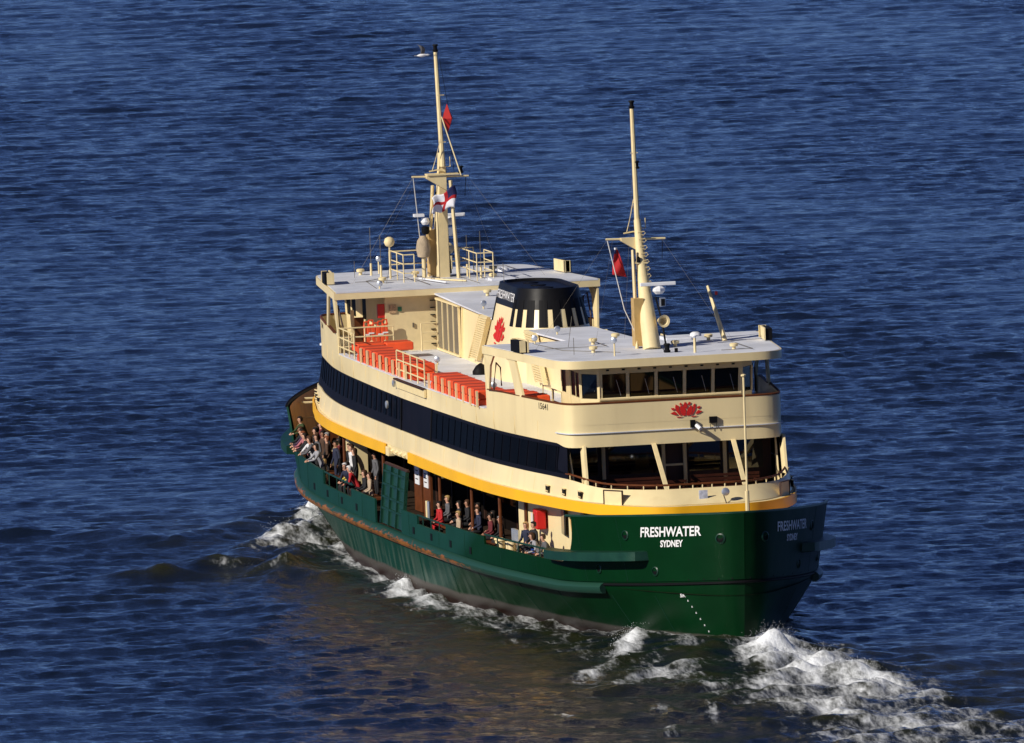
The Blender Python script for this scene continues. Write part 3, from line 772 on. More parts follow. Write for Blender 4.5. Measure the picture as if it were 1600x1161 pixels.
        full = left + [(x, -y, z) for x, y, z in left[::-1][1:]]
        hr = MB().tube(full, .035, 6).build('handrail', WOOD, shell, smooth=40)
        for k in range(3, len(full) - 2, 6):
            x, y, z = full[k]; MB().tube([(x, y, z), (x, y, z - .2)], .025, 6).build('stanchion', CREAM2, hr)
        # saloon end bulkhead with dark windows
        bk = MB().box((e * 19.9, 0, 5.45), (.1, 7.6, 1.7)).build('end_bulkhead', WOODD, shell)
        for y0, y1 in ((-3.5, -2.3), (-1.9, -.2), (.9, 2.0), (2.3, 3.5)):
            MB().box((e * 19.97, (y0 + y1) / 2, 5.6), (.06, y1 - y0, 1.0)).build('saloon_window', GLASS, bk)
        for y in (-2.1, 0.0, .75, 2.15): MB().box((e * 20.05, y, 5.45), (.10, .12, 1.6)).build('mullion', CREAM2, bk)
        MB().box((e * 20.05, .37, 5.35), (.06, .8, .07)).build('push_bar', CREAM2, bk)
        # cream side cheeks of the lobby
        for s in (-1, 1):
            b = MB(); b.add([(e * 20.0, s * 3.95, 4.6), (e * 22.3, s * 3.55, 4.6), (e * 21.6, s * 3.62, 6.35), (e * 20.0, s * 3.95, 6.35)], [(0, 1, 2, 3)])
            b.build('lobby_cheek', CREAM2, shell, solid=.05)
        fl = MB().add([(e * x, y, 4.61) for x, y in ((19.9, -3.9), (23, -3.5), (25, -2.3), (26, -.8), (26, .8), (25, 2.3), (23, 3.5), (19.9, 3.9))], [tuple(range(8))]).build('lobby_floor', WOODD, shell)
        for (bx, y0, y1) in ((24.6, -1.9, -.1), (24.6, .4, 2.0), (22.9, -3.0, -.6), (22.9, .4, 2.8)):
            bench = MB()
            for k in range(4): bench.box((e * (bx - .18 + k * .12), (y0 + y1) / 2, 4.92), (.09, y1 - y0, .03))
            for k in range(2): bench.box((e * (bx - .30 - .03 * k), (y0 + y1) / 2, 5.02 + .12 * k), (.03, y1 - y0, .09))
            for yy in (y0 + .2, y1 - .2): bench.box((e * (bx - .05), yy, 4.8), (.3, .06, .36))
            bench.build('slatted_bench', mat('bench timber', (0.045, 0.012, 0.006), .6, var=.3, spec=.15), shell)
        # soffit under the bridge
        rgF = [(x, y) for x, y in ring([tuple(p) for p in qWT[::3]] + [tuple(qWT[-1])], lin=True) if e * x > 19.5]
        MB().prism([(x * .996, y * .985) for x, y in rgF], 6.36, 6.42).build('soffit', CREAM2, shell)
    # small fittings on the apron
    for e in (1, -1):
        for s in (-1, 1):
            for x in (20.6, 22.2, 23.6):
                y = wat(qWB, x) + .03
                b = MB().use(BLACKM).box((e * x, s * y, 4.80), (.42, .04, .22))
                b.use(CREAM2).box((e * x, s * (y + .03), 4.74), (.44, .03, .035)); b.box((e * x, s * (y + .01), 4.925), (.46, .06, .03))
                b.build('vent_hood', None, shell)
            b = MB().use(CREAM2)
            px, py = 25.75, 2.95
            dirv = Vector((e * 1.2, -s * .75 * 1.0, 0)).normalized(); nv = Vector((e * .53, s * .85, 0)).normalized()
            R = Matrix((dirv, nv, Vector((0, 0, 1)))).transposed()
            c = Vector((e * px, s * py, 4.78)) + nv * .02
            b.box(c, (.85, .05, .56), M=R)
            b.use(WOODD)
            for sx in (-.45, .45): b.box(c + R @ Vector((sx, .02, 0)), (.03, .06, .62), M=R)
            for sz in (-.30, .30): b.box(c + R @ Vector((0, .02, sz)), (.92, .06, .03), M=R)
            b.build('access_panel', None, shell)
build_upper()

# ------------------------------------------------------------------ boat deck, bridge ends, roofs
def build_boat_deck():
    rg = ring([tuple(p) for p in qF[::2]] + [tuple(qF[-1])], lin=True)
    bd = MB().prism([(x * .998, y * .993) for x, y in rg], 6.86, 6.98).build('boat_deck', DECK, ferry)
    # gutter edge amidships: pale margin plate
    for s in (-1, 1):
        pts = [p for p in side_rows(qF, 7.055, s) if abs(p[0]) < 13.35]
        MB().strip([(x, y + s * .04, z) for x, y, z in pts], [(x, y - s * .22, z) for x, y, z in pts]).build('margin_plate', DECK, bd, solid=.03)
    return bd
boat_deck = build_boat_deck()

ROOFH = [(13.4, 4.88), (14.2, 4.80), (18.0, 4.38), (20.6, 4.10), (21.5, 3.96), (21.95, 3.75), (22.2, 3.4), (22.3, 2.8), (22.35, 1.4), (22.35, 0)]
def lotus(scale, name='lotus_emblem'):
    P = [[(430,538),(452,572),(450,590),(438,606),(412,585),(414,565)],
         [(385,570),(420,590),(437,620),(430,668),(405,668),(385,640),(380,600)],
         [(488,575),(500,600),(492,640),(470,668),(442,668),(442,640),(458,600)],
         [(340,560),(370,575),(373,610),(381,645),(392,666),(372,660),(345,625),(335,590)],
         [(525,558),(530,590),(520,625),(500,658),(484,668),(499,640),(508,600),(505,575)],
         [(385,545),(402,560),(395,575),(376,560)], [(470,540),(485,548),(478,565),(460,575),(455,560)],
         [(295,592),(325,592),(330,612),(305,612)], [(572,585),(574,600),(555,612),(543,605),(548,588)],
         [(288,642),(328,624),(348,645),(356,660),(330,658)], [(592,635),(552,620),(532,645),(527,658),(555,655)],
         [(345,674),(405,677),(380,683),(350,682)], [(480,677),(542,674),(520,682),(490,683)]]
    b = MB()
    for poly in P:
        n = len(poly)
        vs = [((x - 440) * scale, (610 - y) * scale, z) for z in (0, .012) for x, y in poly]
        b.add(vs, [tuple(range(n - 1, -1, -1)), tuple(range(n, 2 * n))] + [(i, (i + 1) % n, n + (i + 1) % n, n + i) for i in range(n)])
    return b.mesh(name, LOTUS)

vent_me = MB().lathe((0, 0, 0), [(0, .065), (.11, .065), (.12, .14), (.20, .155), (.23, .11)], 12).mesh('mushroom_vent', CREAM2, smooth=50)
lamp_me = MB().use(STEEL).lathe((0, 0, .2), [(-.09, .03), (-.06, .09), (.05, .11), (.065, .09)], 12, (1, -.4, 0)).use(CREAM2).tube([(0, 0, 0), (0, 0, .2)], .03, 6).mesh('floodlight', None, smooth=50)
buoy_lamp = MB().use(BLACKM).lathe((0, 0, 0), [(0, .09), (.05, .11), (.08, .07), (.2, .07), (.22, .11), (.27, .09)], 10).mesh('navigation_light', None, smooth=50)

def build_bridge(e):
    br = empty('bridge', parent=ferry)
    br['label'] = 'bridge and wheelhouse at the ' + ('near' if e > 0 else 'far') + ' end'
    iB = [i for i in range(N2) if qF[i, 0] >= 13.3]
    left = [(qF[i, 0], qF[i, 1]) for i in iB]
    full = [(e * x, -w) for x, w in left] + [(e * x, w) for x, w in left[::-1][1:]]
    # bridge bulwark
    b = MB(); b.strip(at(full, 7.04), at(full, 7.40)); b.strip(at(full, 7.40), at(full, 7.75)); b.build('bridge_bulwark', CREAM, br, smooth=40, solid=.06)
    cut = [p for p in full if e * p[0] > 17.6]
    MB().tube(at(cut, 7.77), .045, 6).build('cap_rail', WOOD, br, smooth=40)
    led = [p for p in full if e * p[0] > 21.0]
    MB().strip([(x, y, 6.76) for x, y in led], [(x + e * .07, y * 1.02, 6.76) for x, y in led]).build('ledge', DECK, br, solid=.03)
    # roof slab
    rf = catmull(ROOFH, 50)
    pl = [(e * x, -w) for x, w in rf] + [(e * x, w) for x, w in rf[::-1][1:]]
    roof = MB().prism(pl, 8.97, 9.245).build('wheelhouse_roof', CREAM, br, smooth=35)
    MB().prism([(x * .998 + e * .02, y * .985) for x, y in pl], 9.20, 9.256).build('roof_deck', DECK, roof)
    # side wings: jamb, header and raked pillar
    for s in (-1, 1):
        def pan(poly, nm):
            b = MB(); n = len(poly)
            o_ = [(e * x, s * (wat(qF, x) if z < 8 else np.interp(x, rf[:, 0], rf[:, 1]) - .04), z) for x, z in poly]
            i_ = [(x, y - s * .07, z) for x, y, z in o_]
            b.add(o_ + i_, [tuple(range(n)), tuple(range(2 * n - 1, n - 1, -1))] + [(i, (i + 1) % n, n + (i + 1) % n, n + i) for i in range(n)])
            return b.build(nm, CREAM, br)
        w_ = MB()
        pan([(13.35, 7.06), (13.75, 7.06), (13.75, 7.75), (14.15, 8.60), (14.55, 8.97), (13.45, 8.97)], 'wing_jamb')
        pan([(16.95, 7.70), (17.75, 7.70), (16.95, 8.97), (15.95, 8.97), (16.30, 8.86)], 'wing_pillar')
        MB().tube([(e * 13.95, s * (wat(qF, 13.95) - .12), 7.2), (e * 13.95, s * (wat(qF, 13.95) - .12), 7.9), (e * 14.3, s * (wat(qF, 14.3) - .14), 8.7), (e * 14.6, s * (wat(qF, 14.6) - .2), 8.55), (e * 14.3, s * (wat(qF, 14.3) - .3), 7.9)], .03, 6).build('grab_rail', WOODD, br)
        MB().box((e * 15.6, s * (wat(qF, 15.6) - .03), 7.765), (3.5, .12, .03), rz=-e * s * math.atan(.13)).build('wing_sill', WOOD, br)
    # wheelhouse: raked windows all round the front
    lo = [(17.4, -2.9), (20.9, -2.95), (21.45, -2.45), (21.45, 2.45), (20.9, 2.95), (17.4, 2.9)]
    hi = [(17.4, -2.9), (21.0, -3.0), (21.75, -2.5), (21.75, 2.5), (21.0, 3.0), (17.4, 2.9)]
    wh = empty('wheelhouse', parent=br)
    def ptw(i, f, z):        # along wall segment i
        a, c = Vector((*lo[i], 0)), Vector((*lo[i + 1], 0)); a2, c2 = Vector((*hi[i], 0)), Vector((*hi[i + 1], 0))
        t = (z - 6.98) / 2.0; p = (a.lerp(c, f)).lerp(a2.lerp(c2, f), t); return Vector((e * p.x, p.y, z))
    b = MB()
    for i in range(5):
        z0, z1 = (7.86, 8.72)
        b.add([ptw(i, 0, 6.98), ptw(i, 1, 6.98), ptw(i, 1, z0), ptw(i, 0, z0)], [(0, 1, 2, 3)])
        b.add([ptw(i, 0, z1), ptw(i, 1, z1), ptw(i, 1, 8.98), ptw(i, 0, 8.98)], [(0, 1, 2, 3)])
    b.add([(e * 17.4, -2.9, 6.98), (e * 17.4, 2.9, 6.98), (e * 17.4, 2.9, 8.98), (e * 17.4, -2.9, 8.98)], [(0, 1, 2, 3)])
    b.build('wheelhouse_wall', CREAM2, wh, solid=.06)
    def mull(i, f, w=.05):
        L = (ptw(i, 1, 8) - ptw(i, 0, 8)).length; df = w / L
        n_ = Vector((e * .06, 0, 0)) if i == 2 else Vector((e * .03, (-1 if i < 2 else 1) * .05, 0))
        a, c, g, h = ptw(i, f - df, 7.86), ptw(i, f + df, 7.86), ptw(i, f + df, 8.72), ptw(i, f - df, 8.72)
        MB().hexa([a - n_ * .6, c - n_ * .6, c + n_ * .6, a + n_ * .6, h - n_ * .6, g - n_ * .6, g + n_ * .6, h + n_ * .6]).build('window_post', CREAM2, wh)
    for i, cnt in ((0, 4), (1, 1), (2, 5), (3, 1), (4, 4)):
        for k in range(cnt + 1): mull(i, min(max(k / cnt, .01), .99), .055)
        for k in range(cnt):
            f0, f1 = k / cnt + .02, (k + 1) / cnt - .02
            if i in (0, 4) and k == (1 if i == 0 else 2):      # timber door on each wing side
                MB().add([ptw(i, f0, 7.0), ptw(i, f1, 7.0), ptw(i, f1, 8.72), ptw(i, f0, 8.72)], [(0, 1, 2, 3)]).build('wheelhouse_door', CREAM2, wh, solid=.08); continue
            b = MB(); a = [ptw(i, f0, 7.88), ptw(i, f1, 7.88), ptw(i, f1, 8.70), ptw(i, f0, 8.70)]
            b.add(a, [(0, 1, 2, 3)]); wp = b.build('window_pane', GLASS if i in (1, 2, 3) else BANDGLASS, wh, solid=.015)
            if i == 2:
                MB().tube([ptw(2, f1 - .03, 7.95) + Vector((e * .03, 0, 0)), ptw(2, f1 - .06, 8.5) + Vector((e * .03, 0, 0))], .010, 4).build('wiper', STEEL, wp)
    # sill band under the panes and eyebrow with small lamps
    a, c = ptw(2, 0, 7.84), ptw(2, 1, 7.84)
    MB().tube([a + Vector((e * .03, 0, 0)), c + Vector((e * .03, 0, 0))], .05, 6).build('window_sill', CREAM2, wh)
    for k in range(9):
        p = ptw(2, .06 + k * .11, 8.85); MB().box(p + Vector((e * .04, 0, 0)), (.05, .10, .05)).build('clear_view_motor', BLACKM, wh)
    MB().box((e * 16.4, -2.2, 8.45), (.9, .9, .7)).build('fan_casing', GREY, br)
    MB().lathe((e * 16.9, -2.2, 8.45), [(0, .32), (.05, .34), (.06, .28)], 14, (e, 0, 0)).build('fan_ring', CREAM2, br, smooth=40)
    MB().use(RED).lathe((e * 15.6, -3.7, 7.05), [(0, .07), (.38, .07), (.44, .03)], 8).use(BLACKM).tube([(e * 15.6, -3.7, 7.48), (e * 15.62, -3.62, 7.54)], .02, 5).build('fire_extinguisher', None, br)
    fr = MB()
    for (x0, x1) in ((14.0, 15.6), (15.8, 17.2)):
        fr.tube([(e * x0, -2.9, 7.0), (e * x0, -2.9, 7.8), (e * x1, -2.9, 7.8), (e * x1, -2.9, 7.0)], .025, 5); fr.tube([(e * x0, -2.9, 7.4), (e * x1, -2.9, 7.4)], .02, 5)
    fr.build('guard_rail', CREAM2, br)
    # emblem, cameras on the front
    rot = (math.radians(90), 0, math.radians(90) if e > 0 else math.radians(-90))
    link('lotus_emblem', lotus(1.12 / 304), br, (e * 22.345, .38 * e, 7.42), rot)
    MB().use(BLACKM).box((e * 22.40, .58 * e, 6.92), (.09, .17, .26)).use(WHITE).tube([(e * 22.42, .70 * e, 6.86), (e * 22.62, .80 * e, 6.74)], .07, 8).use(CREAM2).tube([(e * 22.35, .80 * e, 6.62), (e * 22.55, .80 * e, 6.72)], .02, 5).build('deck_camera', None, br)
    b = MB().use(BLACKM).box((e * 22.39, 1.30 * e, 7.02), (.08, .27, .22)); b.tube([(e * 22.4, 1.19 * e, 6.9), (e * 22.4, 1.19 * e, 6.72)], .012, 4); b.tube([(e * 22.4, 1.41 * e, 6.9), (e * 22.4, 1.41 * e, 6.72)], .012, 4)
    b.build('deck_floodlight', None, br)
    for s in (-1, 1):
        me = text_mesh('15641', .30, 'lettering', INK, bold=.004, width=1.5)
        for v in me.vertices:
            x = 19.9 + (v.co.x if (s < 0) == (e > 0) else -v.co.x) ; v.co = (e * x, s * (wat(qF, x) + .035), 7.56 + v.co.y)
        link('lettering', me, br)
    # roof furniture
    for (x, y) in ((19.0, -2.1), (18.4, .9), (16.4, 2.5), (20.8, 2.45), (15.6, -1.4)):
        link('mushroom_vent', vent_me, roof, (e * x, y if e > 0 else -y * 1.0, 9.25))
    for s in (-1, 1):
        x, y = 17.3, 4.35
        M_ = Matrix.Rotation(-e * s * .11, 3, 'Z')
        b = MB().use(CREAM2).box((e * x, s * (y - .12), 9.50), (1.3, .05, .42), M=M_).box((e * (x - .62), s * y, 9.50), (.05, .26, .42)).box((e * (x + .62 * (1 if s < 0 else -1)), s * (y + .0), 9.5), (.05, .2, .40))
        b.use(BLACKM).box((e * (x + .05), s * (y + .03), 9.48), (1.1, .22, .40), M=M_)
        b.build('sidelight_box', None, roof)
    link('floodlight', lamp_me, roof, (e * 13.9, -3.1, 9.25), (0, 0, 0 if e > 0 else math.pi))
    link('floodlight', lamp_me, roof, (e * 20.9, -1.75, 9.6), (0, 0, 0 if e > 0 else math.pi))
    MB().tube([(e * 20.9, -1.75, 9.25), (e * 20.9, -1.75, 9.6)], .03, 6).build('lamp_post', CREAM2, roof)
    MB().tube([(e * 21.2, 1.0, 9.25), (e * 21.2, 1.0, 9.75)], .05, 6).build('lamp_post', CREAM2, roof)
    b = MB(); b.tube([(e * 16.6, 2.0, 9.25), (e * 16.6, 2.0, 9.45)], .02, 5)
    b.lathe((e * 16.6, 2.0, 9.45), [(0, .22), (.08, .2), (.14, .1)], 12); b.build('satellite_dome', WHITE, roof, smooth=50)
    b = MB().use(BLACKM).lathe((e * 20.6, .15, 9.25), [(0, .1), (.06, .13), (.1, .09), (.24, .09), (.26, .13), (.32, .1)], 10); b.box((e * 20.7, .45, 9.33), (.1, .1, .14)); b.build('stern_light', None, roof)
    b = MB()
    b.tube([(e * 17.0, -3.4, 9.3), (e * 17.0, -1.2, 9.3), (e * 14.2, -1.2, 9.3)], .012, 4); b.tube([(e * 19.6, -2.9, 9.26), (e * 19.6, -2.9, 9.85)], .012, 4); b.tube([(e * 16.2, -2.4, 9.26), (e * 16.0, -2.2, 10.3)], .010, 4)
    b.tube([(e * 21.3, 1.9, 9.3), (e * 21.3, 3.0, 9.3), (e * 18.5, 3.0, 9.3)], .012, 4)
    b.build('whip_aerials', GREY, roof)
    MB().box((e * 15.2, 1.6, 9.30), (1.1, .9, .09)).build('roof_hatch', DECK, roof, bevel=.02)
    for y in (-3.2, .6): MB().tube([(e * 14.0, y, 9.268), (e * 17.6, y * .9, 9.268), (e * 19.6, y * .4, 9.268)], .012, 4).build('cable_run', GREY, roof)
    for k in range(4): MB().box((e * (15.4 + k * 1.7), 0, 9.2565), (.035, 7.6 - k * .35, .004)).build('roof_seam', mat('roof seam', (.42, .43, .47), .7), roof)
    return br, roof
bridge_near, roof_near = build_bridge(1)
bridge_far, roof_far = build_bridge(-1)

# ------------------------------------------------------------------ funnel and casings
def stadium(a, b_, n=12, cx=-0.35):
    """flat sided outline with rounded ends, -y side first, towards +x"""
    fl = a - b_ * 1.15
    pts = [(cx - fl + 2 * fl * k / 4, -b_) for k in range(5)]
    pts += [(cx + fl + (a - fl) * math.sin(t), -b_ * math.cos(t)) for t in np.linspace(0, math.pi, n + 1)[1:-1]]
    pts += [(cx + fl - 2 * fl * k / 4, b_) for k in range(5)]
    pts += [(cx - fl - (a - fl) * math.sin(t), b_ * math.cos(t)) for t in np.linspace(0, math.pi, n + 1)[1:-1]]
    return pts
FZ = [(6.98, 3.75, 1.80), (8.2, 3.32, 1.55), (8.78, 3.12, 1.43), (9.50, 2.88, 1.27), (10.22, 2.66, 1.10)]
def fun_ab(z): return np.interp(z, [p[0] for p in FZ], [p[1] for p in FZ]), np.interp(z, [p[0] for p in FZ], [p[2] for p in FZ])
def build_funnel():
    fn = empty('funnel', parent=ferry)
    b = MB(); rows = [at(stadium(*fun_ab(z), n=24), z) for z in (6.98, 7.6, 8.2, 8.78, 9.50)]
    for a, c in zip(rows[:-1], rows[1:]): b.strip(a, c, True)
    b.build('funnel_casing', CREAM, fn, smooth=40)
    b = MB(); rows = [[(x * 1.0, y * 1.004, z) for x, y, z in at(stadium(*fun_ab(z), n=24), z)] for z in (9.49, 9.9, 10.22)]
    for a, c in zip(rows[:-1], rows[1:]): b.strip(a, c, True)
    inn = at(stadium(2.52, 0.98, n=24), 10.23); dn = at(stadium(2.45, .92, n=24), 10.14)
    b.strip(rows[-1], inn, True); b.strip(inn, dn, True); b.add(dn, [tuple(range(len(dn)))])
    b.build('funnel_top', BLACK, fn, smooth=40)
    for k in range(3): MB().lathe((-1.8 + k * 1.3, 0, 9.7), [(0, .28), (.47, .28), (.475, .24), (.46, .2)], 12).build('exhaust_pipe', BLACK, fn, smooth=40)
    # tall slots with mesh round the rounded ends
    for e in (1, -1):
        ths = np.linspace(0.12, math.pi - .12, 9)
        for t in ths:
            dt = 0.112
            def P(tt, z, o=.014):
                a, b_ = fun_ab(z); fl = a - b_ * 1.15
                return (-0.35 + e * (fl + (a - fl + o) * math.sin(tt)), -(b_ + o) * math.cos(tt), z)
            s = MB(); cols = [P(t + dt * k, 8.88) for k in (-1, -.4, .4, 1)]; top = [P(t + dt * k, 9.82) for k in (-1, -.4, .4, 1)]
            c0 = [P(t + dt * k, 8.88, -.05) for k in (-1, -.4, .4, 1)]; c1 = [P(t + dt * k, 9.82, -.05) for k in (-1, -.4, .4, 1)]
            s.strip(cols, top); s.strip(c0, cols); s.strip(top, c1); s.add([cols[0], top[0], c1[0], c0[0]], [(0, 1, 2, 3)]); s.add([cols[-1], top[-1], c1[-1], c0[-1]], [(0, 1, 2, 3)])
            s.build('exhaust_slot', BLACKM, fn)
    # name and emblem on both flats
    for s in (-1, 1):
        for me, x0, z0, nm in ((text_mesh('FRESHWATER', .42, 'lettering', LETTER, bold=0.0, width=1.0, spacing=1.2), -.35, 9.83, 'lettering'), (lotus(1.85 / 304), -.35, 8.62, 'lotus_emblem')):
            for v in me.vertices:
                z = z0 + v.co.y * (1.12 if nm == 'lotus_emblem' else 1.0)
                v.co = (x0 + (v.co.x if s < 0 else -v.co.x), s * (fun_ab(z)[1] * 1.004 + .012 + v.co.z), z)
            link(nm, me, fn)
    MB().tube([(-1.6, -1.0, 10.2), (-1.7, -1.0, 10.9)], .012, 4).build('stay', GREY, fn)
    # casings fore and aft of the funnel
    for e in (-1, 1):
        cs = empty('engine_casing', parent=ferry)
        b = MB()
        b.hexa([(e * 3.0, -1.25, 6.98), (e * 9.3, -1.05, 6.98), (e * 9.3, 1.05, 6.98), (e * 3.0, 1.25, 6.98), (e * 2.6, -1.15, 8.72), (e * 9.3, -.98, 8.80), (e * 9.3, .98, 8.80), (e * 2.6, 1.15, 8.72)])
        b.build('casing_wall', CREAM, cs)
        MB().hexa([(e * 9.3, -1.08, 6.98), (e * 13.4, -1.08, 6.98), (e * 13.4, 1.08, 6.98), (e * 9.3, 1.08, 6.98), (e * 9.3, -1.04, 8.82), (e * 13.4, -1.04, 8.97), (e * 13.4, 1.04, 8.97), (e * 9.3, 1.04, 8.82)]).build('casing_wall', CREAM, cs)
        MB().hexa([(e * 2.9, -1.2, 8.80), (e * 13.5, -1.2, 8.98), (e * 13.5, 1.2, 8.98), (e * 2.9, 1.2, 8.80), (e * 2.9, -1.2, 8.86), (e * 13.5, -1.2, 9.04), (e * 13.5, 1.2, 9.04), (e * 2.9, 1.2, 8.86)]).build('casing_roof', DECK, cs)
        for s in (-1, 1):
            for k in range(4):
                x = 9.45 + k * .98
                MB().box((e * (x + .47), s * 1.10, 7.93), (.90, .05, 1.66)).build('louvre_panel', GREY, cs)
                MB().box((e * x, s * 1.12, 7.93), (.07, .08, 1.78)).build('panel_frame', CREAM2, cs)
            MB().box((e * (9.45 + 3.92), s * 1.12, 7.93), (.07, .08, 1.78)).build('panel_frame', CREAM2, cs)
            MB().box((e * 11.4, s * 1.13, 7.04), (4.0, .1, .07)).build('panel_frame', CREAM2, cs)
            MB().box((e * 11.4, s * 1.13, 8.84), (4.1, .12, .07)).build('panel_frame', CREAM2, cs)
        # raking intake louvre on the flat beside the funnel
        lv = empty('intake_louvre', parent=cs)
        for s in (-1, 1):
            b = MB()
            for (xa, xb) in ((3.3, 5.2), (4.75, 6.65)):
                b.hexa([(e * (xb - .06), s * 1.24, 7.2), (e * (xb + .06), s * 1.24, 7.2), (e * (xb + .06), s * 1.40, 7.2), (e * (xb - .06), s * 1.40, 7.2),
                        (e * (xa - .06), s * 1.16, 8.88), (e * (xa + .06), s * 1.16, 8.88), (e * (xa + .06), s * 1.34, 8.88), (e * (xa - .06), s * 1.34, 8.88)])
            b.build('louvre_frame', CREAM2, lv)
            for k in range(20):
                f = k / 19; x = 4.02 + 1.9 * (1 - f); z = 7.28 + 1.55 * f
                MB().hexa([(e * (x - .7), s * 1.22, z + .03), (e * (x + .7), s * 1.22, z + .03), (e * (x + .7), s * 1.38, z - .045), (e * (x - .7), s * 1.38, z - .045),
                           (e * (x - .7), s * 1.22, z + .05), (e * (x + .7), s * 1.22, z + .05), (e * (x + .7), s * 1.38, z - .02), (e * (x - .7), s * 1.38, z - .02)]).build('slat', CREAM2, lv)
        link('floodlight', lamp_me, cs, (e * 6.5, -.8, 8.93), (0, 0, .4)); link('mushroom_vent', vent_me, cs, (e * 11.2, .3, 9.02))
build_funnel()

# wall of the far deckhouse that faces amidships, with its notices and lockers; the near one mirrors it
for e in (-1, 1):
    dh = empty('deckhouse', parent=ferry)
    if e < 0:
        MB().box((e * 13.85, .47, 7.96), (.12, 6.85, 1.98)).build('deckhouse_wall', CREAM2, dh)
        MB().box((e * 15.6, -2.9, 7.96), (3.4, .1, 1.98)).build('deckhouse_wall', CREAM2, dh)
    else:
        MB().box((e * 13.85, 1.42, 7.96), (.12, 4.95, 1.98)).build('deckhouse_wall', CREAM2, dh)
        MB().box((e * 15.6, -1.05, 7.96), (3.4, .1, 1.98)).build('deckhouse_wall', CREAM2, dh)
        continue
    MB().box((e * 15.6, 3.85, 7.96), (3.4, .1, 1.98)).build('deckhouse_wall', CREAM2, dh)
    rung = MB().box((0, 0, 0), (.06, .18, .035)).mesh('ladder_rung', BLACKM)
    for k in range(7): link('ladder_rung', rung, dh, (e * 13.74, -1.22, 7.2 + k * .26))
    MB().box((e * 13.77, -2.68, 8.52), (.05, .26, .30)).build('notice_board', mat('faded notice', (0.5, .33, .18), .6, var=.6, scale=18), dh)
    MB().box((e * 13.77, -2.42, 8.5), (.05, .14, .16)).build('safety_sign', mat('green sign', (.03, .2, .1), .5, var=.4, scale=20), dh)
    if e < 0: MB().box((e * 13.95, -3.08, 8.45), (.2, .26, .5)).build('hose_cabinet', RED, dh, bevel=.02)
    MB().box((e * 14.4, -4.05, 7.75), (.1, .12, 1.5)).build('door_post', CREAM2, dh)
    if e < 0: MB().box((e * 14.7, -3.8, 7.6), (.08, .45, 1.2)).build('timber_door', WOOD, dh)
    MB().box((e * 13.76, -1.95, 7.9), (.05, .05, .16)).build('switch_box', GREY, dh)

